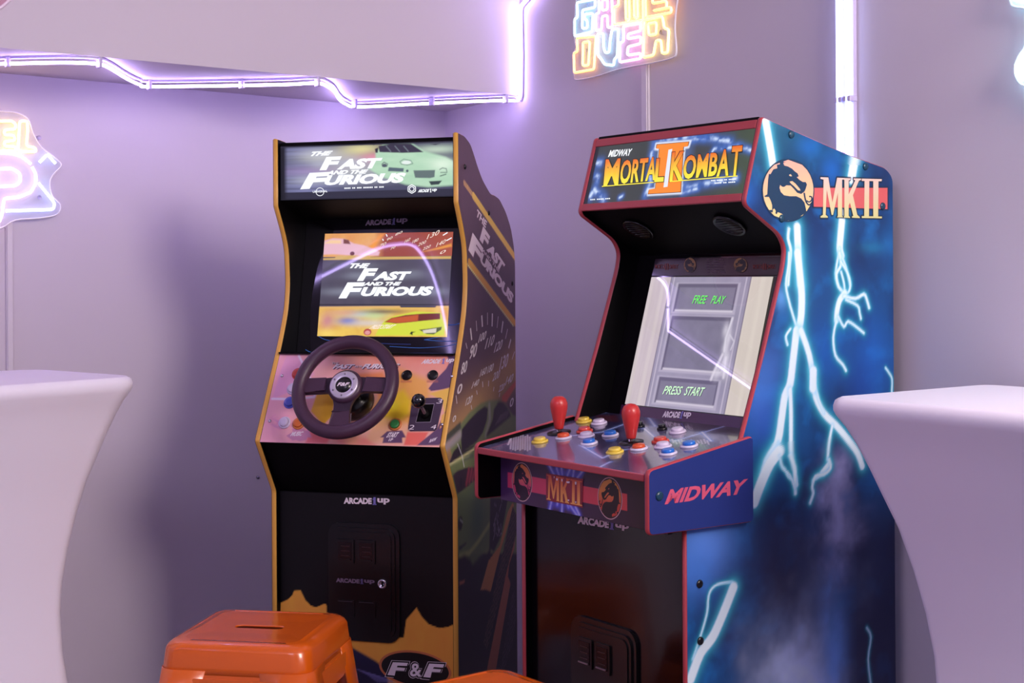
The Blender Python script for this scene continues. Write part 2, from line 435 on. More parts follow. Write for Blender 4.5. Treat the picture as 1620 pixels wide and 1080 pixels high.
go = [
 (NO, True, g((285,322),(445,308),(430,592),(262,622),(258,452),(290,440))), (NY, True, g((337,362),(394,354),(384,556),(334,562))),
 (NC, True, g((460,290),(510,285),(512,400),(525,450),(560,448),(570,330),(586,250),(638,246),(630,480),(602,510),(600,560),(522,550),(490,500),(463,470))),
 (NP, True, g((680,225),(828,198),(828,262),(722,290),(718,332),(830,312),(830,372),(720,400),(715,472),(830,455),(830,500),(650,532),(648,372),(685,350))),
 (NY, True, g((860,172),(1015,140),(1030,240),(1070,252),(1060,450),(1012,456),(1004,345),(962,345),(940,470),(850,492))), (NY, True, g((892,202),(965,190),(962,292),(900,302))),
 (NC, True, g((285,22),(440,-8),(440,62),(332,86),(330,245),(375,238),(372,172),(350,165),(350,122),(422,115),(415,270),(265,308),(265,162),(290,150))),
 (NP, True, g((470,-22),(582,-42),(586,100),(590,112),(590,230),(547,237),(545,130),(500,140),(495,252),(445,264),(445,120),(475,110))), (NP, True, g((500,0),(545,-6),(545,82),(500,90))),
 (NY, True, g((600,62),(640,45),(640,-80),(700,-92),(705,172),(735,166),(730,-80),(772,-86),(776,156),(806,150),(800,-80),(848,-92),(852,172),(600,212))),
 (NO, True, g((872,-100),(1090,-140),(1090,-60),(930,-30),(930,30),(1050,8),(1052,66),(935,92),(1090,62),(1090,108),(872,150))),
]
gout = g((250,120),(245,320),(262,400),(246,450),(243,640),(275,678),(440,645),(640,585),(900,535),(1075,492),(1112,440),(1100,250),(1105,120),(1112,-150),(860,-200),(560,-150),(300,-90))
sign('neon_sign', RWF, go, gout, .0036, 'pixel-lettered neon sign in yellow, pink and pale blue on the right wall')
z1 = lambda *p: [(x / 3.6, y / 3.6) for x, y in p]; z5 = lambda *p: [(x / 2.35, 160 + y / 2.35) for x, y in p]
lv = [
 (NY, True, z1((112,690),(155,690),(158,740),(150,832),(200,842),(206,862),(120,864),(103,850))),
 (NY, True, z1((-40,690),(70,690),(92,710),(85,736),(25,740),(25,770),(80,770),(86,800),(25,806),(25,832),(88,836),(90,858),(-40,862))),
 (NY, True, z1((-200,690),(-150,690),(-128,790),(-104,690),(-60,690),(-105,862),(-150,862))),
 (NY, True, z1((-350,690),(-230,690),(-230,736),(-310,740),(-310,770),(-240,770),(-240,806),(-310,810),(-310,832),(-230,836),(-230,862),(-350,862))),
 (NY, True, z1((-480,690),(-440,690),(-440,836),(-380,836),(-380,862),(-480,862))),
 (NW, False, z5((-60,192),(40,193),(80,205),(115,234))), (NW, False, z5((119,244),(133,270),(133,305),(115,338),(70,357),(15,362),(8,420),(-4,452),(-50,455),(-60,440),(-60,192))),
 (NW, True, z5((-10,252),(45,250),(74,268),(76,298),(58,314),(-10,318))),
 (NW, True, z5((-260,192),(-200,192),(-200,360),(-175,390),(-150,390),(-130,360),(-130,192),(-75,192),(-75,400),(-110,455),(-225,455),(-260,400))),
 (NB, False, z5((143,304),(203,378),(200,398),(190,403),(22,408))), (NB, False, z5((147,227),(177,197),(206,232))),
]
lout = z5((0,36),(65,42),(108,66),(128,120),(160,172),(212,212),(232,238),(205,268),(190,300),(198,350),(228,385),(216,420),(150,434),(60,442),(10,470),(-60,480),(-240,480),(-300,400),(-310,200),(-340,150),(-330,40),(-150,30))
sign('neon_sign', LWF, lv, lout, .0040, 'neon sign with yellow and white letters and a blue triangle on the left wall')
sign('neon_sign', RWF, [(NCW, False, [(1660,64),(1622,84),(1609,102),(1610,120),(1622,125),(1634,112),(1650,90)]), (NCW, False, [(1600,-30),(1601,-4),(1612,-1),(1630,-6),(1660,-20)]), (NCW, False, [(1634,112),(1650,128),(1690,120)]), (NCW, True, [(1680,60),(1760,20),(1840,60),(1850,130),(1760,180),(1690,140)]), (NCW, False, [(1660,-20),(1740,-60),(1860,-40),(1900,40),(1880,150),(1780,220)]), (NCW, False, [(1650,90),(1700,40),(1780,60),(1800,110),(1740,150)])],
     [(1592,-40),(1594,2),(1602,10),(1615,12),(1628,22),(1618,70),(1606,90),(1601,112),(1608,130),(1622,137),(1650,150),(1700,190),(1780,245),(1890,190),(1930,60),(1900,-70),(1740,-90),(1650,-60)], .0052,
     'aqua white curly neon sign at the far right, above the right-hand white table')
# rose coloured disc on the bulkhead
rt = framed(empty('round_sign', (0, 0, 0)), LWF, *[float(x) for x in (LWF.onv(-.40)((-42, -52))[0], -.392, LWF.onv(-.40)((-42, -52))[1])])
ROSE = mat('rose_acrylic', (232, 178, 205), .3); RIM = mat('rose_rim', (245, 225, 240), .3)
MB().lathe([(.001, 0), (.100, 0), (.100, .008), (.001, .008)], ROSE, ax=(0, -1, 0), n=48).build('disc', rt)
MB().tube([(.102 * math.cos(a), -.006, .102 * math.sin(a)) for a in [2 * math.pi * k / 48 for k in range(48)]], .004, RIM, closed=True).build('rim', rt)
tag(rt, 'pale rose round sign at the top left corner of the bulkhead', 'sign')
# cable trunking under two of the signs
TRK = mat('white_trunking', (222, 214, 222), .4)
def trunk(F_, u0, u1, z0, z1_, lab):
    r = framed(empty('cable_trunking', (0, 0, 0)), F_, (u0 + u1) / 2, 0, z0); w = (u1 - u0) / 2
    MB().box(-w, w, -.007, -.0005, 0, z1_ - z0, TRK).build('channel', r, bevel=.001)
    MB().box(-w * .82, w * .82, -.011, -.0072, 0, z1_ - z0, TRK).build('cover', r, bevel=.002)
    tag(r, lab, 'cable trunking')
a = RWF.onv(0); trunk(RWF, a((1019, 150))[0], a((1029, 150))[0], .1, a((1022, 101))[1], 'white cable trunking running down the right wall from the pixel-lettered sign')
a = LWF.onv(0); trunk(LWF, a((8, 400))[0], a((19, 400))[0], .1, a((14, 352))[1], 'white cable trunking running down the left wall behind the left table')
# small screw left in the wall
a = LWF.onv(0)((408, 755)); r = framed(empty('wall_screw', (0, 0, 0)), LWF, a[0], 0, a[1])
MB().lathe([(.0005, 0), (.005, 0), (.0045, .003), (.002, .005)], mat('screw_steel', (150, 145, 160), .3, 1.0), ax=(0, -1, 0), n=12).build('screw_head', r)
tag(r, 'tiny steel screw in the left wall beside the racing cabinet', 'screw')

# ------------------------------------------------------------------ white tables
def sq_ring(h, r, z, n=7, cx=0, cy=0):
    return [(cx + a, cy + b, z) for a, b in rrect(-h, h, -h, h, min(r, h * .98), n)]
TBL = mat('white_moulded_plastic', (240, 234, 246), .38, spec=.45)
def table(cx, cy, rz, h, rad, lab, zt=1.06):
    r = empty('bar_table', (cx, cy, 0), rz)
    prof = [(1.0, .0), (1.0, .02), (.9, .06), (.78, .14), (.64, .26), (.52, .38), (.455, .5), (.44, .58), (.455, .64), (.50, .71), (.565, .78), (.645, .848), (.73, .90), (.80, .944), (.87, .984), (.93, 1.012), (.985, 1.032), (.999, 1.040), (1.0, 1.048), (.99, 1.056), (.97, 1.06)]
    m = MB(); m.loft([sq_ring(h * k, rad * k, z * zt / 1.06, 8) for k, z in prof], TBL, cap1=False); m.build('base', r)
    m = MB(); m.loft([sq_ring(h * .97, rad * .97, zt - .001, 8), sq_ring(h * .955, rad * .95, zt + .0015, 8), sq_ring(h * .90, rad * .9, zt + .0015, 8)], TBL, cap0=False, smooth=False); m.build('tabletop', r)
    return tag(r, lab, 'table', 'white bar tables')
table(.815, 2.295, math.radians(36), .215, .03, 'white flared bar table standing in front of the blue cabinet at the right')
table(-1.047, 2.905, math.radians(50), .205, .06, 'white flared bar table at the left below the neon sign with a triangle')

# ------------------------------------------------------------------ orange stools
ORG = mat('orange_powder_coat', (224, 98, 14), .26, coat=.5, spec=.5)
RUB = mat('black_rubber', (20, 18, 20), .7)
def stool():
    r = empty('metal_stool', (0, 0, 0)); H = .55
    # pressed seat with a slotted hand hole
    m = MB(); N = 40
    rings = []
    for h, rad, z in ((.118, .026, H), (.130, .031, H - .0002), (.138, .034, H - .002), (.145, .036, H - .007), (.149, .036, H - .014), (.152, .034, H - .045), (.154, .034, H - .058)):
        rings.append(sq_ring(h, rad, z, 9))
    m.loft(rings, ORG, cap0=False, cap1=False)
    slot = [(x, y) for x, y in rrect(-.052, .052, -.014, .014, .0138, 7)]
    outer = [(p[0], p[1]) for p in rings[0]]
    tri = tessellate_polygon([[Vector((x, y, 0)) for x, y in outer], [Vector((x, y, 0)) for x, y in slot[::-1]]])
    m.add([(x, y, H) for x, y in outer] + [(x, y, H) for x, y in slot[::-1]], [tuple(t) for t in tri], ORG)
    m.loft([[(x, y, H) for x, y in slot], [(x * .98, y * .93, H - .0015) for x, y in slot], [(x * .97, y * .9, H - .003) for x, y in slot]], ORG, cap0=False, cap1=False)
    o = m.build('seat', r); w_ = o.modifiers.new('weld', 'WELD'); w_.merge_threshold = .0001; s = o.modifiers.new('thick', 'SOLIDIFY'); s.thickness = .0015; s.offset = -1
    # apron: raised frame round the upper skirt, one per side
    for k in range(4):
        m = MB(); w0 = .092; pz = [(-w0, H - .057), (w0, H - .057), (w0 - .010, H - .098), (.052, H - .107), (-.052, H - .107), (-w0 + .010, H - .098)]
        m.prism(pz, 0, .002, lambda a, b, t: (a, -.153 - (H - .057 - b) * .14 - t, b), ORG)
        m.prism([(a * .88, H - .078 + (b - H + .078) * .62) for a, b in pz], .002, .0034, lambda a, b, t: (a, -.153 - (H - .057 - b) * .14 - t, b), ORG)
        o = m.build('apron', r, bevel=.001); o.rotation_euler = (0, 0, k * math.pi / 2)
    for k in range(4):
        m = MB(); rings = []
        for i in range(9):
            t = i / 8; z = H - .050 - t * (H - .065); h = .154 + t * .062; w = .068 * (1 - t) ** 1.3 + .030; rad = .034 - .014 * t
            L = [(h, h - w)]; L += [(h - rad + rad * math.cos(a), h - rad + rad * math.sin(a)) for a in [math.pi / 2 * j / 6 for j in range(7)]]; L += [(h - w, h)]
            L = [(h - .004, h - w - .001)] + L + [(h - w - .001, h - .004)]
            rings.append([(x, y, z) for x, y in L])
        m.loft(rings, ORG, cap0=False, cap1=False, closed=False)
        o = m.build('leg', r); s = o.modifiers.new('thick', 'SOLIDIFY'); s.thickness = .002; s.offset = -1; o.rotation_euler = (0, 0, k * math.pi / 2)
        m = MB(); m.prism(rrect(.186, .219, .186, .219, .012, 3), 0, .018, lambda a, b, t: (a, b, t), RUB)
        f = m.build('rubber_foot', o)
    for k in range(2):
        m = MB(); m.tube([(-.19, 0, .20), (.19, 0, .20)], .006, ORG, n=8); o = m.build('cross_brace', r); o.rotation_euler = (0, 0, math.pi / 4 + k * math.pi / 2)
        for sx in (-1, 1): pass
    return r
st = stool(); st.location = (-.520, 2.905, 0); st.rotation_euler = (0, 0, math.radians(-10.0))
tag(st, 'orange metal stool with a slot in its seat, in front of the racing cabinet', 'stool', 'orange metal stools')
s2 = copy_tree(st); s2.location = (-.050, 2.402, 0); s2.rotation_euler = (0, 0, math.radians(38))
s2['label'] = 'orange metal stool cut off by the bottom of the photo, only its back corner showing'

# ------------------------------------------------------------------ shared cabinet pieces
BLK = mat('black_laminate', (5, 4, 6), .4, spec=.12)
BLKM = mat('black_matte', (5, 4, 6), .6, spec=.12)
BPL = mat('black_plastic', (9, 8, 11), .28, coat=.12)
GLS = mat('black_screen_glass', (10, 6, 12), .04, coat=.35, spec=.6)
CHR = mat('chrome', (210, 205, 215), .18, 1.0)
STEEL = mat('brushed_steel', (165, 160, 172), .35, 1.0)
def roundc(pts, rad, n=5):
    """pts: (a, b) or (a, b, r) closed outline; rounds the corners that carry a radius"""
    out = []; N = len(pts)
    for i in range(N):
        p = pts[i]; r = p[2] if len(p) > 2 else rad
        b = np.array(p[:2]); a = np.array(pts[i - 1][:2]); c = np.array(pts[(i + 1) % N][:2])
        if r <= 0: out.append(tuple(b)); continue
        la = np.linalg.norm(a - b); lc = np.linalg.norm(c - b); f = min(r, la * .45, lc * .45)
        p1 = b + (a - b) / la * f; p3 = b + (c - b) / lc * f
        for k in range(n + 1):
            t = k / n; out.append(tuple((1 - t) ** 2 * p1 + 2 * t * (1 - t) * b + t * t * p3))
    return out
def trim(mb, prof, x0, x1, m, h=.0035):
    """rounded edging that follows a closed side outline (y, z) between x0 and x1"""
    N = len(prof); P = [np.array(p) for p in prof]; ar = sum(P[i][0] * P[(i + 1) % N][1] - P[(i + 1) % N][0] * P[i][1] for i in range(N))
    sg = 1 if ar > 0 else -1; rings = []
    for i in range(N):
        a = P[i] - P[i - 1]; b = P[(i + 1) % N] - P[i]; a /= np.linalg.norm(a) + 1e-9; b /= np.linalg.norm(b) + 1e-9
        na = np.array([a[1], -a[0]]) * sg; nb = np.array([b[1], -b[0]]) * sg; n = na + nb; n /= max(np.linalg.norm(n), .3); n /= max(n @ na, .5)
        R = []
        for k in range(7):
            t = k / 6; e = h * math.sin(math.pi * t) ** .5 * .8 - .0004
            q = P[i] + n * e; R.append((x0 + (x1 - x0) * t, q[0], q[1]))
        rings.append(R)
    rings.append(rings[0])
    mb.loft(rings, m, cap0=False, cap1=False, closed=False)
def rows(prof, nz, na, zlo=None):
    """conforming grid: for every z row the span of the outline"""
    P = np.array(prof); z0 = P[:, 1].min() if zlo is None else zlo; z1 = P[:, 1].max() - 1e-5
    zs = np.unique(np.concatenate([np.linspace(z0 + 1e-5, z1, nz), P[:, 1][(P[:, 1] > z0) & (P[:, 1] < z1)]]))
    A = []; B = []
    for z in zs:
        xs = []
        for i in range(len(P)):
            (x0, y0), (x1, y1) = P[i], P[(i + 1) % len(P)]
            if y0 == y1:
                if abs(y0 - z) < 1e-9: xs += [x0, x1]
                continue
            if min(y0, y1) <= z <= max(y0, y1): xs.append(x0 + (x1 - x0) * (z - y0) / (y1 - y0))
        A.append(np.linspace(min(xs), max(xs), na)); B.append(np.full(na, z))
    return np.array(A), np.array(B)
def M(P, pts): return [P(p) for p in pts]
def slope_panel(mb, x0, x1, a, b, m, th=.006):
    """slab between side walls running from (v, z) a to b; th is measured behind the line"""
    d = np.array(b) - np.array(a); n = np.array([-d[1], d[0]]) / np.linalg.norm(d)
    if n[0] < 0: n = -n
    a = np.array(a); b = np.array(b); q = [a, b, b + n * th, a + n * th]
    v = [(x, p[0], p[1]) for x in (x0, x1) for p in q]
    mb.add(v, [(0, 1, 2, 3), (7, 6, 5, 4), (0, 4, 5, 1), (1, 5, 6, 2), (2, 6, 7, 3), (3, 7, 4, 0)], m)
    return mb
def button(name, parent, loc, nrm, ring, cap, r=.015, h=.008):
    m = MB()
    m.lathe([(r * .55, -.002), (r, .0), (r, .0025), (r * .9, .0042), (r * .74, .0042), (r * .72, .001)], ring, ax=nrm, n=24)
    m.lathe([(r * .70, .0), (r * .70, h * .85), (r * .62, h), (r * .3, h * .94), (.0005, h * .92)], cap, ax=nrm, n=24)
    o = m.build(name, parent); o.location = loc; return o
def screw(parent, loc, ax, m, r=.006, name='screw'):
    mb = MB(); mb.lathe([(r, 0), (r, .0006), (r * .9, .0022), (r * .5, .0034), (.0004, .0037)], m, ax=ax, n=14)
    o = mb.build(name, parent); o.location = loc; return o
INKW = mat('ink_white', (238, 226, 236), .5); INKWL = mat('backlit_white', (40, 40, 42), .4, emit=(.92, .95, 1.0), estr=.78)
def arcade_word(mb, o, ex, ey, P, place, m, m2, h=.0006, shear=0):
    """the cabinet maker's word mark: pixel capitals, a blue figure one, then two round letters"""
    sub = lambda a, b, lo, hi: ((o[0] + ex[0] * a + ey[0] * lo, o[1] + ex[1] * a + ey[1] * lo), (ex[0] * (b - a), ex[1] * (b - a)), (ey[0] * (hi - lo), ey[1] * (hi - lo)))
    a = sub(0, .61, 0, 1); put_text(mb, 'ARCADE', *a, P, place, m, h, weight=.055, shear=shear, space=.98)
    a = sub(.645, .695, -.1, 1.12); put_text(mb, '1', *a, P, place, m2, h, weight=.02, shear=shear)
    a = sub(.628, .712, -.1, .06); put_text(mb, '-', *a, P, place, m2, h, weight=.0); a = sub(.630, .66, .70, .9); put_text(mb, '-', *a, P, place, m2, h, weight=.0)
    a = sub(.73, 1, .0, .98); put_text(mb, 'up', *a, P, place, m, h, weight=.04, shear=shear)
INKB = mat('ink_blue', (128, 122, 200), .5)
def coin_door(parent, cx, vf, z0, z1, w, lock, word=None):
    """recessed black coin door standing proud of the front panel at y = vf"""
    d = MB(); h = z1 - z0
    pl = lambda a, b, t: (a, vf - t, b)
    d.prism(rrect(cx - w / 2, cx + w / 2, z0, z1, .028), 0, .006, pl, BPL)
    d.prism(rrect(cx - w / 2 + .010, cx + w / 2 - .010, z0 + .010, z1 - .010, .022), .006, .010, pl, BPL)
    d.prism(rrect(cx - w / 2 + .018, cx + w / 2 - .018, z0 + .018, z1 - .018, .016), .010, .0125, pl, BPL)
    o = d.build('coin_door', parent, bevel=.0015)
    for k, u in enumerate((-.042, .010)):
        s = MB(); x0 = cx + u - .022; x1 = cx + u + .022; zt = z1 - .036
        s.prism(rrect(x0, x1, zt - .056, zt, .003), .0125, .0165, pl, BPL)
        s.prism([(x0 + .006, zt - .048), (x1 - .006, zt - .048), (x1 - .006, zt - .006), (x0 + .006, zt - .006)], .0165, .0180, pl, mat('coin_window', (24, 10, 12), .2))
        for q in range(3): s.box(x0 + .013, x1 - .010, vf - .0195, vf - .018, zt - .016 - q * .011, zt - .0145 - q * .011, mat('coin_window_line', (60, 30, 32), .4))
        s.box(x0 + .008, x1 - .008, vf - .0205, vf - .018, zt - .047, zt - .0445, STEEL if lock == 'bright' else BPL)
        s.build('coin_slot', o)
        c = MB(); c.prism(rrect(x0, x1, z0 + .055, z0 + .095, .004), .0125, .0145, pl, BPL); c.box(x0 + .004, x1 - .004, vf - .0165, vf - .0145, z0 + .091, z0 + .0925, mat('dull_steel', (90, 85, 95), .4, .8))
        c.build('coin_return', o)
    if True:
        l = MB(); l.lathe([(.012, 0), (.012, .002), (.0105, .006), (.007, .007), (.0065, .0045), (.0005, .0045)], CHR, ax=(0, -1, 0), n=24)
        l.box(-.0012, .0012, -.0056, -.0045, -.004, .004, BLKM); k = l.build('lock', o); k.location = (cx + .050, vf - .0125, z1 - .134)
    if word:
        wm = MB(); arcade_word(wm, (cx - .066, z1 - .137), (.096, 0), (0, .010), ident, lambda a, b, t: (a, vf - .0125 - t, b), mat('ink_dim', (118, 98, 120), .4), mat('ink_dim_blue', (90, 80, 130), .4), .0004)
        wm.build('word_mark', o)
    return o

# ================================================================== the racing cabinet
fx = framed(empty('arcade_cabinet', (0, 0, 0)), FFF)
tag(fx, 'black and gold racing arcade cabinet with a steering wheel, in the corner', 'arcade cabinet')
GOLD = mat('gold_edging', (228, 172, 76), .38, spec=.5)
FP = roundc([(.003, 1.587, .0), (.05, 1.584, .012), (.092, 1.570, .012), (.120, 1.547, .012), (.144, 1.524, .012), (.183, 1.493, .02), (.249, 1.4615, .02), (.283, 1.460, .01), (.323, 1.4535, .012), (.378, 1.424, .02), (.422, 1.386, .02), (.450, 1.338, .02), (.459, 1.289, .01), (.459, .03, .0), (.459, .0, 0),
    (-.016, 0, 0), (-.016, .764, .008), (-.101, .890, .006), (-.045, .988, 0), (.010, 1.086, .03), (.038, 1.142, .03), (.056, 1.185, .03), (.067, 1.245, .03), (.060, 1.331, .03), (.040, 1.372, .02), (.003, 1.431, .004)], 0)
FP = FP[::-1]
FW = .23; FT = .0125
PS = FFF.onu(FW)
def ff_side_paint(A, B):
    p = Paint(A, B, (74, 54, 66)); 
    zt = zoomer(690, 200, 3.373); zu = zoomer(690, 480, 3.857); zv = zoomer(690, 740, 3.275); zq = zoomer(700, 560, 5.4); zr = zoomer(700, 700, 5.4)
    n = fbm(A, B, 60, 3); p.mix(n * .12, (40, 28, 40))
    # amber haze behind the car
    p.mix(np.exp(-((B - .985 - .25 * (A - .2)) / .055) ** 2) * .75, (160, 122, 78))
    p.mix(np.exp(-((B - .95 - .25 * (A - .2)) / .04) ** 2) * .5, (176, 140, 80))
    # lower darkness
    p.mix(np.clip((.70 - B - .1 * (A - .2)) / .05, 0, 1), (26, 18, 34))
    # gold stripes
    for (a, b, w) in (((150,300),(200,372),.006),):
        p.line(M(PS, zt((150,300),(200,372))), .006, (206,160,90), .0015, a=.8)
    p.mix((np.sin((A + B) * 900) > .2) * np.clip(.5 + (.009 - seg_dist(A, B, M(PS, zt((150,300),(196,366))))) / .001, 0, 1) * .9, (74, 54, 66))
    q = M(PS, zt((198,368),(420,697))); d = seg_dist(A, B, q); t = np.clip((1.36 - B) / .25, 0, 1)[:, None]
    gcol = lin((206,158,66)) * (1 - t) + lin((176,100,70)) * t
    p.mix(np.clip(.5 + (.0085 - d) / .002, 0, 1), gcol)
    p.line(M(PS, zt((176,722),(422,1050))), .0085, (196,140,44), .001); p.line(M(PS, zt((166,735),(412,1062))), .0018, (236,196,120), .001)
    # car
    G = (112, 122, 74)
    body = M(PS, zq((20,810),(60,640),(150,560),(240,480),(330,420),(420,390),(490,385),(560,430),(610,500),(640,560),(700,560),(700,1500),(20,1500)))
    car = M(PS, zq((95,930),(0,1000),(0,1700),(640,1700),(640,540),(600,520),(540,430),(480,392),(400,395),(330,420),(230,500),(160,590),(150,640),(60,780)))
    p.poly(car, G, .004)
    p.mix(pmask(A, B, car, .004) * fbm(A, B, 22, 9) * .55, (76, 96, 60))
    p.poly(M(PS, zq((165,640),(230,560),(300,490),(360,445),(388,460),(380,560),(345,670),(290,750),(200,820),(165,850),(158,720))), (34,24,36), .003)
    p.line(M(PS, zq((400,440),(405,560),(370,690))), .008, (150,150,140), .006, .6)
    p.poly(M(PS, zq((440,470),(480,405),(520,410),(570,480),(585,530),(480,620),(380,705),(375,690),(430,560))), (48,36,46), .004)
    for i in range(6): p.line(M(PS, zq((455 + i * 18, 600 - i * 12), (500 + i * 14, 520 - i * 10))), .0014, (110,98,100), .002, .7)
    p.poly(M(PS, zq((30,690),(155,575),(160,640),(70,730),(30,760))), (62,66,52), .003); p.line(M(PS, zq((25,800),(150,690))), .010, (150,140,150), .006, .8)
    p.poly(M(PS, zq((60,920),(95,830),(150,770),(165,840),(280,770),(260,800),(110,900),(70,945))), (36,26,34), .002)
    p.line(M(PS, zq((60,945),(180,870),(300,790))), .0022, (190,180,130), .002)
    p.line(M(PS, zr((130,10),(160,90),(178,160),(185,200))), .0012, (214,214,220), .0012); p.line(M(PS, zr((60,190),(130,160),(230,110))), .0016, (170,180,120), .002, .7)
    p.line(M(PS, zr((190,140),(260,110))), .004, (60,70,70), .004, .7)
    p.poly(M(PS, zr((88,275),(130,240),(200,215),(300,208),(380,240),(300,300),(210,380),(128,438))), (40,24,34), .002)
    for i in range(5): p.line(M(PS, zr((205 + i * 26, 350 - i * 20), (225 + i * 26, 235 - i * 3))), .007, (150,48,66), .004, .8)
    p.ell(PS(zr((158,345))[0]), .010, .012, (20,12,20), .1)
    p.poly(M(PS, zr((140,450),(300,330),(410,300),(410,700),(400,880),(260,1040),(140,980))), (92,112,70), .006, .8)
    p.blob(PS(zr((300,640))[0]), .07, .07, (56,86,70), .8)
    p.line(M(PS, zr((145,970),(230,940),(310,840),(400,700))), .006, (150,160,90), .004, .7)
    p.ell(PS(zr((152,690))[0]), .017, .016, (30,28,34), .15); p.line(M(PS, zr((150,655),(172,680))), .0016, (170,180,170), .001)
    p.poly(M(PS, zr((135,990),(190,960),(240,1000),(255,1060),(320,1050),(380,960),(410,880),(420,1500),(135,1500))), (26,18,34), .006)
    p.poly(M(PS, zr((140,890),(205,850),(200,870),(145,920))), (40,44,50), .003)
    # wheel and dark sill
    p.poly(M(PS, zr((408,470),(560,470),(530,640),(500,800),(440,930),(400,900),(405,700))), (30,22,38), .004)
    for i in range(26):
        random.seed(i); x = 430 + random.random() * 75; y = 480 + random.random() * 310
        p.line(M(PS, zr((x, y), (x + random.uniform(-16, 16), y + random.uniform(15, 60)))), .0012, (150,140,160), .0012, .8)
    # amber road stripes and tyre print
    p.poly(M(PS, zv((370,230),(395,180),(404,190),(330,440),(282,640),(258,630),(230,632),(272,480),(330,400))), (176,122,72), .001)
    p.poly(M(PS, zv((412,330),(404,420),(378,500),(372,560),(385,600),(350,800),(312,1030),(280,1200),(240,1200),(268,1020),(320,760),(352,600),(382,440))), (158,96,70), .001)
    p.poly(M(PS, zv((415,240),(418,330),(360,560),(322,700),(265,940),(245,900),(292,680),(345,440),(396,200))), (38,28,34), .001)
    an = np.sin(A * 700 + B * 260) * np.sin(B * 900 - A * 300)
    p.mix(pmask(A, B, M(PS, zv((415,240),(418,330),(360,560),(322,700),(265,940),(245,900),(292,680),(345,440),(396,200))), .001) * (an > .45) * .6, (128,104,96))
    p.mix(pmask(A, B, M(PS, zv((405,640),(412,760),(400,900),(345,1060),(335,1040),(372,800),(392,660))), .001) * (an > .4) * .5, (110,96,110))
    p.poly(M(PS, zv((120,590),(150,580),(145,596),(122,606))), (150,92,66), .002)
    # red needle
    p.poly(M(PS, zq((625,225),(625,275),(545,410),(510,400),(505,365))), (170,80,58), .003)
    return np.clip(p.c * 1.75, 0, .9)
m = MB()
A, B = rows(FP, 430, 120)
m.grid_ab(A, B, lambda a, b: (np.full(a.shape, FW), a, b), ff_side_paint, print_mat('print_side', .38, spec=.45))
m.prism(FP, FW - FT, FW - .0002, lambda a, b, t: (t, a, b), BLK)
SP = lambda a, b, h: (FW + h, a, b)
zt = zoomer(690, 200, 3.373); zu = zoomer(690, 480, 3.857)
LG = mat('ink_pale_rose', (255, 238, 244), .45); LGS = mat('ink_rose_shadow', (150, 112, 128), .5)
zy = zoomer(735, 320, 6.0)
for mt, dx, dy, h, w in ((LGS, -.5, .7, .0003, .085), (LG, 0, 0, .0006, .06)):
    T = lambda s, o, ex, ey, k=0.0: put_text(m, s, (zy(o)[0][0] + dx, zy(o)[0][1] + dy), (ex[0] / 6, ex[1] / 6), (ey[0] / 6, ey[1] / 6), PS, SP, mt, h, weight=w - k, space=.96)
    T('THE', (104, 122), (92, 122), (16, -58), .03); T('F', (140, 352), (66, 98), (34, -126)); T('AST', (204, 452), (142, 212), (38, -74))
    T('F', (34, 452), (102, 152), (40, -166)); T('URIOUS', (138, 556), (306, 412), (24, -88)); T('AND THE', (164, 462), (160, 204), (8, -26), .05)
tick = mat('ink_dial', (250, 238, 240), .45)
def bar(mb, p0, p1, w, place, mt, h=.0005):
    a = np.array(p0); b = np.array(p1); d = (b - a) / np.linalg.norm(b - a); n = np.array([-d[1], d[0]]) * w
    q = [a + n, b + n, b - n, a - n]; mb.add([place(x[0], x[1], h) for x in q], [(0, 1, 2, 3)], mt)
for (x0, y0, x1, y1, w) in ((208,150,216,222,.0042),(243,105,247,168,.0018),(277,72,281,142,.0045),(312,55,312,130,.0018),(342,60,340,140,.0045),(378,78,370,148,.0018),(407,108,397,178,.0042),(435,155,422,215,.0018),(455,218,441,272,.0038),(478,292,462,340,.0018),(180,240,188,275,.0015),(120,560,126,610,.002),(282,475,284,510,.0028),(320,470,318,505,.0028),(352,508,348,535,.0022),(245,530,250,555,.0022),(212,620,217,645,.002),(388,545,383,570,.002)):
    bar(m, PS(zu((x0, y0))[0]), PS(zu((x1, y1))[0]), w, SP, tick)
for s, cx, cy, w, hh in (('90',226,290,34,130),('80',170,390,28,110),('0',143,520,24,90),('100',282,202,34,90),('110',328,232,40,110),('120',380,258,36,100),('130',414,355,38,130),('140',447,462,34,90),('0',460,602,18,80),('0',110,702,16,60),
    ('120',200,590,30,80),('140',240,488,32,72),('160',288,415,30,78),('180',331,395,28,78),('200',367,438,32,88),('220',399,512,26,70)):
    sl = -.55
    w *= 1.25; ex = (w / 3.857, w * sl / 3.857); ey = (w * .35 / 3.857, -(hh - w * .45) / 3.857 * .8)
    o = zu((cx, cy))[0]; o = (o[0] - (ex[0] + ey[0]) / 2, o[1] - (ex[1] + ey[1]) / 2)
    put_text(m, s, o, ex, ey, PS, SP, tick, .0005, weight=.025)
m.build('side_panel', fx, art=True)
m = MB(); m.prism(FP, -FW, -FW + FT, lambda a, b, t: (t, a, b), BLK); m.build('side_panel', fx)
for x0, x1 in ((FW - FT, FW), (-FW, -FW + FT)):
    m = MB(); trim(m, FP, x0 + .0002, x1 + .0001, GOLD, .003); m.build('edge_trim', fx)
xi = FW - FT - .0005
BP = BLK
m = MB(); slope_panel(m, -xi, xi, (.016, 1.572), (.25, 1.44), BLKM, .01); m.build('top_panel', fx)
m = MB(); m.box(-xi, xi, .435, .447, 0.02, 1.33, BLKM); m.build('back_panel', fx)
m = MB(); slope_panel(m, -xi, xi, (.016, 1.443), (.172, 1.402), BLKM, .006)
m.build('speaker_panel', fx)
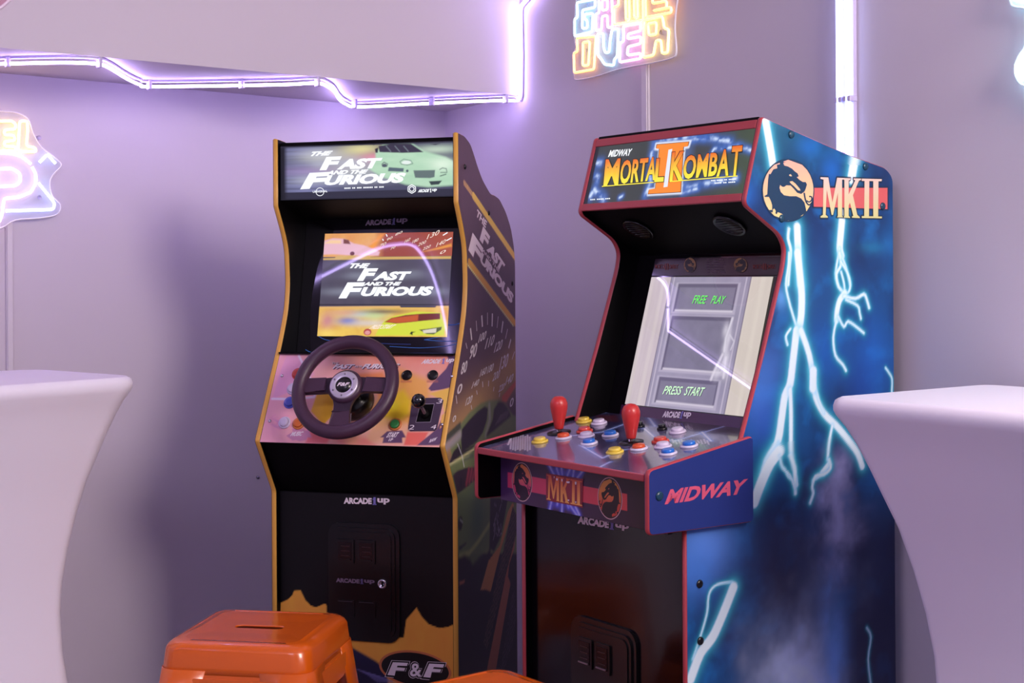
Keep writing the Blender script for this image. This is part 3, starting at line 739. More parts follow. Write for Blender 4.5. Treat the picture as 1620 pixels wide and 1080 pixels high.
# marquee, back-lit
PM = FFF.onv(.012); MPl = lambda a, b, h: (a, .012 - h, b)
def ff_marq(A, B):
    p = Paint(A, B, (62, 62, 84)); z = zoomer(400, 200, 3.6)
    st = vnoise(A * 6, B * 240, 5) * .6 + vnoise(A * 14, B * 500, 8) * .4
    p.mix(np.clip((.0 - A) / .12, 0, 1) * .6 * st + .1, (120, 124, 170))
    p.mix(np.exp(-((A + .15) / .05) ** 2) * .6 * st, (150, 150, 200))
    c = lambda x, y: PM(z((x, y))[0])
    p.blob(c(480, 250), .12, .012, (170,130,190), .7); p.blob(c(400, 170), .06, .016, (206,206,200), .8); p.blob(c(560, 200), .05, .03, (200,190,190), .7)
    p.blob(c(620, 130), .05, .014, (216,208,150), .95); p.blob(c(690, 180), .035, .012, (226,140,160), .95); p.blob(c(600, 260), .10, .018, (170,180,180), .7)
    p.blob(c(1050, 130), .06, .010, (190,210,190), .9)
    for x, y, rx, a in ((380,155,.035,.7),(560,205,.07,.7),(560,305,.11,.8),(330,305,.04,.8),(380,215,.02,.6)): p.blob(c(x, y), rx, .010, (176,178,196), a)
    car = M(PM, z((660,240),(700,190),(700,150),(740,105),(820,92),(905,95),(975,140),(1100,175),(1142,200),(1142,335),(1000,345),(870,330),(730,285)))
    p.poly(car, (166,206,176), .003); p.mix(pmask(A, B, car, .003) * fbm(A, B * 4, 30, 2) * .5, (206,232,206))
    p.blob(c(1080, 215), .03, .014, (222,240,220), .9)
    p.poly(M(PM, z((716,112),(800,98),(900,98),(972,146),(850,150),(722,146))), (52,46,66), .001)
    for x in (760, 810, 860): p.line(M(PM, z((x,112),(x + 26,142))), .0009, (120,130,140), .001)
    p.poly(M(PM, z((695,128),(714,120),(712,150),(700,150))), (40,38,52), .001)
    p.ell(c(875, 205), .0115, .0042, (226,236,232), .12); p.line(M(PM, z((838,200),(860,186),(900,194),(912,212),(880,220),(845,214),(838,200))), .0006, (90,110,110), .001)
    p.poly(M(PM, z((915,250),(1038,248),(1035,288),(1010,294),(925,292))), (96,112,112), .001)
    p.poly(M(PM, z((1003,312),(1078,308),(1060,330),(1015,334))), (50,64,66), .001); p.line(M(PM, z((735,215),(748,203),(768,214),(764,228),(740,228),(735,215))), .0008, (70,80,90), .001)
    p.ell(c(750,222), .006, .004, (80,86,100), .2); p.ell(c(880,253), .0032, .003, (70,90,100), .2); p.poly(M(PM, z((775,232),(860,238),(858,258),(770,254))), (84,100,112), .001)
    p.line(M(PM, z((1065,245),(1080,236),(1102,240),(1106,262),(1070,262))), .0008, (70,90,90), .001); p.line(M(PM, z((1068,282),(1100,272))), .001, (60,80,80), .001)
    for x0 in (380, 520, 590, 660, 760, 1010): p.poly(M(PM, z((x0,100),(x0 + 60,96),(x0 + 30,106))), (50,48,66), .001)
    p.mix(np.clip((1.4632 - B) / .0012, 0, 1), (42, 42, 60)); p.mix(np.clip((1.4475 - B) / .0012, 0, 1), (24, 24, 36))
    p.mix(np.clip((-.196 - A) / .01, 0, 1), (20, 20, 30)); p.mix(np.clip((B - 1.567) / .002, 0, 1), (36, 34, 50))
    return p.c
m = MB(); m.grid(300, 96, lambda a, b: (a, np.full(a.shape, .0115), b), ff_marq, print_mat('print_marquee_backlit', .3, emit=.74), (-.2145, 1.4445), (.2145, 1.5712))
m.box(-xi, xi, .012, .020, 1.4440, 1.5715, BLKM)
z = zoomer(400, 200, 3.6)
def T(s, o, ex, ey, sh=.2, w=.06, mt=INKWL): put_text(m, s, z(o)[0], (ex[0] / 3.6, ex[1] / 3.6), (ey[0] / 3.6, ey[1] / 3.6), PM, MPl, mt, .0009, weight=w, shear=sh)
T('THE', (315,170), (130,-6), (14,-26), .1); T('F', (380,250), (110,-4), (18,-76)); T('AST', (478,246), (250,-8), (12,-60), .08); T('AND THE', (415,276), (238,-8), (8,-24), .05)
T('F', (270,358), (150,-8), (24,-92)); T('URIOUS', (398,336), (470,-16), (12,-58), .04)
T('UNIVERSAL', (342,378), (84,-4), (0,-12), 0, .02); T('---- -- --- ------ -- ---', (522,356), (224,-8), (0,-8), 0, .0)
arcade_word(m, z((940,376))[0], (110 / 3.6, -4 / 3.6), (0, -18 / 3.6), PM, MPl, INKWL, INKWL, .0009, .1)
def ringline(pts, w, mt, h=.0009, closed=True):
    q = [PM(p) for p in pts]
    for i in range(len(q) if closed else len(q) - 1): bar(m, q[i], q[(i + 1) % len(q)], w, MPl, mt, h)
ringline([(z((383,372))[0][0] + 6.4 * math.cos(a), z((383,372))[0][1] + 6.4 * math.sin(a)) for a in [k * .524 for k in range(12)]], .0007, INKWL)
ringline([(z((906,356))[0][0] + 6.8 * math.cos(a), z((906,356))[0][1] + 6.8 * math.sin(a)) for a in [k * 1.047 + .52 for k in range(6)]], .001, INKWL)
ringline([(z((906,356))[0][0] + 4 * math.cos(a), z((906,356))[0][1] + 4 * math.sin(a)) for a in [k * 1.047 + .52 for k in range(6)]], .001, INKWL)
m.build('marquee', fx, art=True)

# screen glass with the lit picture behind it
GK, GZ = .2, 1.086; PG = FFF.onk(.10, GZ, GK)
gl = lambda a, b, h: (a, .10 + GK * (b - GZ) - h, b)
m = MB(); slope_panel(m, -xi, xi, (.0985, 1.078), (.1648, 1.41), GLS, .005)
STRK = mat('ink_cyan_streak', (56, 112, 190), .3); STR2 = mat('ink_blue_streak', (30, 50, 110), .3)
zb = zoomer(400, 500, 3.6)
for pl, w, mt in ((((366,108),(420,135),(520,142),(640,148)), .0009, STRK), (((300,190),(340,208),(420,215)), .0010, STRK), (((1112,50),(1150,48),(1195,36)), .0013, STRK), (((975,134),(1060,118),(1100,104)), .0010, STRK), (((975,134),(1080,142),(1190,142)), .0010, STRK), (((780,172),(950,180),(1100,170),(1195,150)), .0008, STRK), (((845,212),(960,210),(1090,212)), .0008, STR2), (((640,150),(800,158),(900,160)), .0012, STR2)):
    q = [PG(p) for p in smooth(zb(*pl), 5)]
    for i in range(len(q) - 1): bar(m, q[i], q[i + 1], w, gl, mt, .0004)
arcade_word(m, zoomer(400,200,3.6)((640,565))[0], (240 / 3.6, -12 / 3.6), (4 / 3.6, -32 / 3.6), PG, gl, mat('ink_dim', (118, 98, 120), .4), mat('ink_dim_blue', (90, 80, 130), .4), .0004)
glass = m.build('screen_glass', fx)
zs = zoomer(490, 350, 5.4); cs = lambda x, y: PG(zs((x, y))[0]); ms = lambda *p: M(PG, zs(*p))
q00 = cs(62, 980); q11 = cs(1200, 90)
def ff_scr(A, B):
    p = Paint(A, B, (70, 66, 84)); n = fbm(A, B, 50, 4)
    top = (B > cs(600, 300)[1])
    p.mix(top * 1.0, (216, 138, 84)); p.mix(top * n * .8, (230, 180, 110)); p.mix(top * np.clip((A - cs(560, 0)[0]) / .03, 0, 1), (150, 70, 58))
    p.mix(top * np.clip((A - cs(900, 0)[0]) / .1, 0, 1) * .6, (176, 90, 70))
    p.poly(ms((540,250),(600,160),(650,100),(600,110),(540,180),(480,260)), (240,150,60), .004, .8)
    p.poly(ms((95,250),(110,170),(200,145),(300,150),(380,190),(460,205),(560,240),(600,262),(590,292),(380,292),(200,280),(110,285)), (226,180,196), .002)
    p.poly(ms((120,190),(180,160),(270,160),(270,190)), (240,200,160), .002); p.poly(ms((290,150),(335,160),(350,195),(290,190)), (120,70,70), .0015); p.ell(cs(365,275), .006, .005, (110,60,70), .15)
    p.poly(ms((960,262),(1210,190),(1215,215),(1100,240)), (236,160,70), .002, .8)
    p.poly(ms((97,316),(215,312),(235,294),(500,290),(525,304),(1210,298),(1208,320),(97,330)), (206,168,96), .0012)
    for x in range(0): pass
    p.mix(((B < cs(600,330)[1]) & (B > cs(600,720)[1])) * 1.0, (74, 70, 88)); p.mix(((B < cs(600,330)[1]) & (B > cs(600,720)[1])) * n * .3, (100, 92, 104))
    for x, y, rx, a in ((420,380,.05,.45),(640,470,.085,.6),(640,605,.13,.65),(280,600,.05,.5),(400,460,.03,.5),(880,440,.03,.4),(1070,600,.03,.5)): p.blob(cs(x, y), rx, .009, (138,142,160), a)
    bot = B < cs(600, 735)[1]
    p.mix(bot * 1.0, (214, 160, 70)); p.mix(bot * n, (236, 200, 96)); 
    for (x, y, rx, ry, c, a) in ((150,850,.02,.02,(190,110,150),.7),(330,850,.03,.010,(100,110,190),.9),(440,790,.05,.008,(180,200,210),.9),(300,780,.04,.008,(216,160,130),.8),(560,800,.03,.012,(196,210,150),.9),(520,870,.06,.008,(206,206,220),.6),(150,960,.03,.01,(240,210,110),.8),(1150,800,.02,.02,(206,120,90),.6),(640,770,.06,.006,(110,90,80),.8)):
        p.blob(cs(x, y), rx, ry, c, a)
    p.poly(ms((560,975),(600,900),(640,850),(720,810),(900,770),(1120,780),(1160,900),(1150,975)), (206,214,66), .0015)
    p.poly(ms((640,860),(700,825),(820,800),(960,788),(1115,785),(1115,835),(960,850),(820,865),(740,872)), (110,44,40), .001); p.poly(ms((650,858),(710,825),(930,796),(925,850),(760,868)), (206,96,50), .002, .8)
    p.poly(ms((935,925),(1000,918),(1130,900),(1125,925),(1060,965),(1000,962)), (80,90,40), .001); p.poly(ms((965,930),(1085,912),(1080,950),(975,955)), (214,206,190), .001)
    p.ell(cs(495,945), .010, .008, (176,70,70), .1); p.ell(cs(495,950), .007, .005, (220,150,150), .15)
    p.poly(ms((855,960),(870,940),(905,944),(880,952),(880,972)), (40,50,30), .001)
    p.poly(ms((80,728),(770,722),(785,745),(1065,745),(1085,722),(1190,722),(1190,738),(1085,738),(1070,752),(780,752),(765,738),(80,742)), (222,176,110), .001)
    p.mix((np.abs(B - cs(600,712)[1]) < .0012) * .8, (40, 36, 44))
    return p.c
m = MB(); s00, s11 = (-.1655, q00[1]), (.1655, q11[1])
m.grid(250, 190, lambda a, b: (a, .10 + GK * (b - GZ) - .0012, b), ff_scr, print_mat('print_screen_lit', .02, emit=.76, coat=.0, spec=.5), s00, s11)
def T(s, o, ex, ey, sh=.2, w=.06, mt=INKWL, h=.0020): put_text(m, s, zs(o)[0], (ex[0] / 5.4, ex[1] / 5.4), (ey[0] / 5.4, ey[1] / 5.4), PG, gl, mt, h, weight=w, shear=sh)
GH = mat('backlit_motion_grey', (30, 30, 34), .4, emit=(.36, .38, .46), estr=.8)
for dx, mt, h in ((0, INKWL, .0020),):
    T('THE', (325 + dx,400), (180,0), (16,-42), .1, mt=mt, h=h); T('F', (405 + dx,510), (150,-2), (34,-108), mt=mt, h=h); T('AST', (540 + dx,505), (318,-2), (16,-76), .08, mt=mt, h=h)
    T('F', (248 + dx,658), (190,-2), (40,-136), mt=mt, h=h); T('URIOUS', (425 + dx,640), (630,-6), (16,-80), .04, mt=mt, h=h)
T('AND THE', (455,550), (325,-2), (10,-32), .05)
for s, x, y, w, hh in (('130',1000,155,100,62),('140',1080,220,75,55),('90',655,170,50,34),('80',730,125,60,30),('70',595,225,55,40),('180',875,190,50,40),('160',810,185,45,40),('200',925,215,65,40),('220',965,250,65,36),('70',690,245,40,28),('0',1110,285,50,36)):
    T(s, (x, y), (w, -w * .42), (hh * .3, -hh * .72), 0, .0, mt=mat('backlit_cream', (30,30,30), .4, emit=(.95, .80, .70), estr=.72))
for x0, y0, x1, y1 in ((1140,120,1180,95),(1170,165,1215,140),(655,110,665,130),(625,150,632,165)): bar(m, cs(x0, y0), cs(x1, y1), .0012, gl, INKWL, .002)
T('PRESS START', (505,920), (235,-4), (6,-36), .2, .03, mt=mat('backlit_cream', (30,30,30), .4))
m.build('screen', fx, art=True)

# lower panels
m = MB(); slope_panel(m, -xi, xi, (-.001, 1.0835), (.104, 1.078), BLKM, .004); m.build('ledge', fx)
m = MB(); slope_panel(m, -xi, xi, (.004, .762), (-.088, .884), BLK, .006); m.build('knee_panel', fx)
PF = FFF.onv(.0); fpl = lambda a, b, h: (a, .0 - h, b)
zc = zoomer(400, 780, 3.6); mc = lambda *p: M(PF, zc(*p))
def ff_front(A, B):
    p = Paint(A, B, (5, 4, 7))
    fl = mc((155,660),(158,625),(200,605),(225,580),(235,555),(272,553),(300,610),(330,640),(360,650),(395,635),(412,628),(420,640),(420,680),(560,720),(700,840),(860,820),(874,720),(900,690),(932,652),(960,700),(1000,745),(1060,768),(1110,762),(1142,748),(1160,800),(1160,1100),(1130,1300),(100,1300),(100,700))
    p.poly(fl, (206,152,60), .001); p.mix(pmask(A, B, fl, .001) * fbm(A, B, 18, 6, ay=.4) * .6, (190,108,48))
    p.poly(mc((570,880),(640,920),(700,955),(760,1000),(800,1300),(400,1300),(400,860)), (28,26,58), .003)
    for i in range(12):
        x = 590 + i * 9; p.line(mc((x, 1000 + i * 3), (x + 60, 1030 + i * 2), (x + 120, 1075)), .0010, (96,92,150), .001, .6)
    return np.clip(p.c * 1.35, 0, .9)
m = MB(); m.box(-xi, xi, .0005, .010, .02, .762, BLK)
m.grid(170, 260, lambda a, b: (a, np.zeros(a.shape), b), ff_front, print_mat('print_front', .4, spec=.35), (-xi + .001, .021), (xi - .001, .760))
arcade_word(m, zc((518,60))[0], (262 / 3.6, 4 / 3.6), (0, -36 / 3.6), PF, fpl, INKW, INKB, .0006)
OV = mat('ink_black', (8, 8, 12), .4); OVR = mat('ink_orange_ring', (196, 112, 70), .4)
cx, cy = zc((925, 1000))[0]
for rx, ry, mt, h in ((206 / 3.6, 104 / 3.6, OVR, .0004), (192 / 3.6, 92 / 3.6, OV, .0006)):
    m.poly([[PF((cx + rx * math.cos(a), cy + ry * math.sin(a) + rx * math.cos(a) * .12)) for a in [k * math.pi / 24 for k in range(48)]]], fpl, mt, h)
F1 = [(798,960),(886,964),(880,982),(825,980),(820,990),(870,994),(864,1010),(815,1008),(808,1038),(766,1034)]
F2 = [(1005,968),(1092,972),(1086,992),(1032,988),(1026,998),(1074,1002),(1068,1018),(1020,1016),(1012,1050),(970,1046)]
for F_ in (F1, F2):
    c = np.mean(F_, 0)
    for s_, mt, h in ((1.22, INKW, .0008), (1.16, OV, .0010), (.98, INKW, .0012)):
        m.poly([[PF(q) for q in zc(*[(c[0] + (x - c[0]) * s_, c[1] + (y - c[1]) * (s_ + (.06 if s_ > 1 else 0))) for x, y in F_])]], fpl, mt, h)
for s_, mt, h, w in ((1.15, INKW, .00085, .09), (1.08, OV, .00105, .075), (.9, INKW, .0013, .02)):
    W_, H_ = 74 * s_, 84 * s_
    put_text(m, '&', zc((928 - W_ / 2, 1004 + H_ / 2))[0], (W_ / 3.6, .8), (4 / 3.6, -H_ / 3.6), PF, fpl, mt, h, weight=w)
m.build('front_panel', fx, art=True)
coin_door(fx, -.003, .0, .423, .694, .176, 'dull', word=True)

# control panel
KF = .109 / .196; K0 = (-.101, .8875)
PK = FFF.onk(K0[0], K0[1], KF); nrm = Vector((0, -.874, .486)).normalized()
kp = lambda a, b, h: (a, K0[0] + KF * (b - K0[1]) + nrm.y * h, b + nrm.z * h)
mk_ = lambda *p: M(PK, zb(*p)); ck = lambda x, y: PK(zb((x, y))[0])
def ff_ctl(A, B):
    p = Paint(A, B, (216, 150, 140)); n = fbm(A, B, 26, 12)
    p.mix(np.clip((.0 - A) / .25, 0, 1) * .8, (206, 140, 176)); p.mix(np.clip((B - 1.0) / .09, 0, 1) * np.clip((A + .1) / .1, 0, 1) * .8, (206, 106, 84))
    p.mix(n * .3, (226, 170, 150))
    p.poly(mk_((190,225),(260,225),(350,330),(250,420),(110,470),(150,330)), (190,140,180), .002, .6)
    for pl in (((262,225),(300,300),(360,420),(350,460),(250,470)), ((110,470),(250,472)), ((210,420),(260,470))): p.line(mk_(*pl), .0024, (232,200,236), .001, .8)
    p.poly(mk_((560,330),(740,320),(800,420),(900,560),(840,640),(760,600),(700,420),(620,380)), (214,120,60), .004, .8)
    p.poly(mk_((840,300),(1000,360),(1010,430),(1000,520),(890,620),(700,640),(640,560),(760,420)), (226,150,70), .008, .9)
    p.poly(mk_((330,540),(370,430),(450,400),(470,440),(450,570),(400,620)), (226,156,40), .002)
    p.poly(mk_((740,520),(800,440),(860,420),(900,480),(890,560),(820,600),(730,600)), (206,176,30), .006, .9); p.blob(ck(800, 510), .018, .012, (190,180,40), .8)
    p.poly(mk_((700,560),(900,620),(880,720),(640,720)), (222,160,120), .006, .7)
    p.poly(mk_((880,660),(1000,660),(960,735),(860,735)), (206,96,84), .002); p.poly(mk_((330,600),(470,660),(420,725),(300,725)), (206,90,96), .004, .8); p.poly(mk_((420,680),(640,690),(700,735),(520,735)), (212,110,110), .004, .7)
    p.blob(ck(560, 700), .02, .016, (228,150,110), .8)
    D = (84, 62, 92)
    p.poly(mk_((1108,225),(1165,225),(1150,300),(1140,410),(1060,420),(1015,426),(1000,412),(1030,372),(1100,300),(1117,268)), D, .001)
    p.poly(mk_((1000,440),(1130,405),(1128,470),(1090,560),(1080,480)), (226,166,76), .002)
    p.poly(mk_((1085,560),(1130,500),(1120,570),(1085,700),(1060,735),(935,735),(1050,640)), D, .001)
    p.poly(mk_((1075,565),(1102,545),(1090,610),(1066,640)), (226,160,80), .001)
    p.poly(mk_((190,680),(225,660),(225,640),(290,640),(300,650),(320,648),(335,690),(310,690),(305,705),(265,712),(245,705),(225,708)), (176,120,150), .001)
    p.poly(mk_((765,655),(850,650),(872,690),(850,692),(852,722),(738,722),(745,690),(725,690)), D, .001)
    for i in range(14): p.line(mk_((100 + i * 4, 580 + (i * 37) % 70), (130 + i * 6, 560 + (i * 53) % 90)), .0012, (176,120,160), .002, .5)
    p.poly(mk_((840,365),(905,365),(905,378),(840,378)), (150,90,80), .001, .6); p.poly(mk_((990,365),(1055,365),(1055,378),(990,378)), (150,90,80), .001, .6)
    return np.clip(p.c * 1.5, 0, .92)
m = MB(); B0 = K0[1]; B1 = 1.0835
m.grid(230, 140, lambda a, b: (a, K0[0] + KF * (b - K0[1]), b), ff_ctl, print_mat('print_control', .3, coat=.4, spec=.5), (-xi, B0), (xi, B1))
slope_panel(m, -xi, xi, (K0[0] + .0005, K0[1]), (K0[0] + KF * (B1 - B0) + .0005, B1), BLKM, .005)
def T(s, o, ex, ey, sh=.2, w=.045, mt=INKW, h=.0006): put_text(m, s, zb(o)[0], (ex[0] / 3.6, ex[1] / 3.6), (ey[0] / 3.6, ey[1] / 3.6), PK, kp, mt, h, weight=w, shear=sh)
SHD = mat('ink_plum', (92, 50, 80), .4)
for d, mt, h in ((4, SHD, .0004), (0, INKW, .0007)):
    T('FAST', (452 + d,300 + d), (120,0), (12,-26), .1, mt=mt, h=h); T('AND THE', (578 + d,292 + d), (42,0), (4,-12), 0, .01, mt=mt, h=h); T('FURIOUS', (618 + d,300 + d), (212,-2), (12,-28), .06, mt=mt, h=h); T('THE', (448 + d,274 + d), (38,0), (4,-12), 0, .01, mt=mt, h=h)
arcade_word(m, zb((958,272))[0], (188 / 3.6, -4 / 3.6), (5 / 3.6, -26 / 3.6), PK, kp, INKW, INKB, .0006, .1)
T('MUSIC', (212,684), (70,-2), (10,-26), .1); T('START', (758,692), (66,-2), (12,-30), .1); T('1P', (772,712), (26,-1), (4,-16), .1)
T('RAW', (1002,722), (44,-14), (6,-20), .1, .05); T('2', (886,648), (34,-2), (12,-28), .1, .0)
m.build('control_panel', fx, art=True); cp = [o for o in fx.children if o.name.startswith('control_panel')][0]
# gear gate plate
m = MB(); g4 = mk_((920,468),(1072,466),(1086,480),(1050,640),(1036,654),(898,656),(886,644),(910,480))
m.prism(g4, 0, .0022, kp, mat('gate_plate', (70, 54, 78), .35))
m.prism(mk_((956,504),(1036,502),(1014,606),(930,608)), .0022, .0028, kp, BLKM)
for a, b in (((956,504),(1036,502)), ((1036,502),(1014,606)), ((1014,606),(930,608)), ((930,608),(956,504))): bar(m, ck(*a), ck(*b), .0006, kp, mat('grey_line', (150, 140, 156), .4), .0034)
for s, o in (('3', (1046,500)), ('4', (1012,646)), ('2', (888,648))):
    put_text(m, s, zb(o)[0], (30 / 3.6, 0), (10 / 3.6, -26 / 3.6), PK, kp, INKW, .003, weight=.0)
gp = m.build('gear_gate', cp)
bl = FFF.onv(-.125)((662, 634)); bs = kp(*ck(984, 560), .002)
m = MB(); m.tube([bs, (bl[0], -.125, bl[1])], .004, STEEL, n=10)
m.lathe([(.0005, -.0165), (.008, -.0145), (.0135, -.009), (.0165, 0), (.0135, .009), (.008, .0145), (.0005, .0165)], mat('gloss_black', (6, 5, 9), .08, coat=.8), org=(bl[0], -.125, bl[1]), n=24)
m.lathe([(.012, 0), (.010, .004), (.006, .008)], BLKM, org=bs, ax=nrm, n=16); m.build('gear_lever', cp)
BW = mat('button_white', (214, 202, 226), .3, coat=.4); BR = mat('button_red', (206, 66, 50), .3, coat=.4); BB = mat('button_blue', (70, 86, 190), .3, coat=.4); BO = mat('button_orange', (206, 104, 36), .3, coat=.4); BG = mat('button_green', (40, 130, 60), .3, coat=.4); BRG = mat('button_rose_ring', (226, 190, 200), .3, coat=.4); BOR = mat('button_orange_ring', (206, 120, 60), .3, coat=.4)
for (x, y), ring, cap in (((258,330), BR, BR), ((230,415), BW, BW), ((212,493), BB, BB), ((182,608), BW, BW), ((262,612), BOR, BO), ((812,618), BOR, BG)):
    a = ck(x, y); button('push_button', cp, kp(a[0], a[1], 0), nrm, ring, cap)
for (x, y) in ((878,337), (1026,337)):
    a = ck(x, y); button('key_button', cp, kp(a[0], a[1], 0), nrm, BPL, BPL, r=.0125, h=.004)
for (x, y) in ((167,340), (1134,343), (97,598), (1078,618)):
    a = ck(x, y); screw(cp, kp(a[0], a[1], 0), nrm, CHR, .0042)
# steering wheel
LEA = mat('wheel_leather', (66, 40, 62), .42, bump=(400, .15), spec=.5); SPK = mat('wheel_spoke', (46, 28, 48), .4)
wc = Vector((.003, -.122, 1.0195)); uz = Vector((0, .486, .874)).normalized(); ux = Vector((1, 0, 0)); roll = math.radians(2)
ux, uz = (ux * math.cos(roll) + uz * math.sin(roll)), (uz * math.cos(roll) - ux * math.sin(roll))
sw = empty('steering_wheel', (0, 0, 0)); sw.parent = fx
bo = Vector(kp(*PK((562, 636)), 0))
m = MB(); ax = (wc - bo).normalized(); L = (wc - bo).length
m.lathe([(.046, -.004), (.046, .012), (.040, .026), (.034, .032), (.024, .034), (.018, L - .02), (.018, L - .012)], BPL, org=bo, ax=ax, n=32)
m.build('column', sw)
m = MB(); R_ = .1105; m.tube([wc + (ux * math.cos(a) + uz * math.sin(a)) * R_ for a in [2 * math.pi * k / 72 for k in range(72)]], .0155, LEA, closed=True, n=16); m.build('rim', sw)
def wp(a, b, t): return tuple(wc + ux * a + uz * b + nrm * t)
m = MB()
m.prism(roundc([(-.105,-.010,0),(-.105,.016,0),(-.03,.024,.01),(.03,.024,.01),(.105,.016,0),(.105,-.010,0),(.035,-.014,.012),(.020,-.040,.012),(.018,-.100,0),(-.018,-.100,0),(-.020,-.040,.012),(-.035,-.014,.012)], 0), -.010, -.002, wp, SPK)
m.build('spokes', sw, bevel=.0015)
for q in ([(-.102,-.012),(-.102,.018),(-.050,.019),(-.046,-.010)], [(.046,-.010),(.050,.019),(.102,.018),(.102,-.012)], [(-.022,-.100),(.022,-.100),(.018,-.062),(-.018,-.062)]):
    m = MB(); m.prism(q, -.0125, .0015, wp, LEA); m.build('spoke_cover', sw, bevel=.003)
m = MB(); m.lathe([(.040, -.008), (.040, .001), (.036, .005), (.0335, .006)], LEA, org=wc, ax=nrm, n=36)
m.lathe([(.0335, .004), (.0335, .0085), (.031, .0105), (.021, .0105), (.019, .009)], mat('silver_ring', (206, 198, 214), .35, .5), org=wc, ax=nrm, n=36)
m.lathe([(.0195, .006), (.0195, .0092), (.0005, .0098)], BPL, org=wc, ax=nrm, n=30)
hub = m.build('hub', sw)
m = MB(); v, f = text_mesh('F&F', .04); m.add([wp((a * .026 - .013) + (b - .5) * .004, b * .0085 - .004, .0112) for a, b in v], f, INKW); m.build('emblem', sw)
for k in range(6):
    a = math.pi / 6 + k * math.pi / 3; screw(sw, wp(.026 * math.cos(a), .026 * math.sin(a), .0102), nrm, STEEL, .0022)
for (x, y) in ((398, 530), ):
    a = PS(zoomer(680, 190, 7.2)((x, y))[0]); screw(fx, (FW + .0002, a[0], a[1]), (1, 0, 0), BPL, .0062)
for (x, y) in ((280, 462), (405, 838)):
    a = PS(zt((x, y))[0]); screw(fx, (FW + .0002, a[0], a[1]), (1, 0, 0), BPL, .0062)

# ================================================================== the fighting-game cabinet
mx = framed(empty('arcade_cabinet', (0, 0, 0)), MKF)
tag(mx, 'blue arcade cabinet with red edging, lightning side art and two red joysticks', 'arcade cabinet')
RED = mat('red_edging', (178, 66, 74), .34, spec=.5)
MP = roundc([(.005, 1.549, .006), (.238, 1.491, 0), (.349, 1.4695, .02), (.370, 1.452, .02), (.370, 0, 0), (-.190, 0, 0), (-.190, .90, 0), (-.150, .925, 0), (-.056, .955, .0), (.005, 1.117, 0), (.060, 1.277, .02), (.066, 1.312, .025), (.050, 1.338, .03), (-.041, 1.391, .012)], 0)
MW = .24; MT = .0125; mi = MW - MT - .0005
PM2 = MKF.onu(MW); SM = lambda a, b, h: (MW + h, a, b)
zE = zoomer(1160, 170, 3.857); zW = zoomer(1180, 400, 3.0); zX = zoomer(1170, 720, 3.0); zY = zoomer(1080, 740, 3.176)
GM = [(530,425),(578,427),(603,580),(632,428),(668,430),(668,440),(662,441),(662,660),(668,670),(630,670),(636,660),(636,520),(607,655),(598,655),(568,500),(562,655),(575,665),(575,672),(530,672),(530,664),(545,655),(549,440),(530,435)]
GK_ = [(668,430),(715,432),(712,442),(702,445),(702,530),(742,445),(733,440),(733,432),(778,434),(778,442),(765,446),(728,535),(755,655),(770,668),(770,675),(722,672),(722,665),(730,660),(710,580),(702,598),(702,660),(710,668),(710,674),(672,672),(676,660),(676,442),(668,438)]
GI = [[(782,434),(905,437),(903,450),(782,448)], [(799,445),(828,446),(826,665),(797,664)], [(852,447),(884,448),(882,666),(852,665)], [(782,662),(905,665),(905,676),(782,674)]]
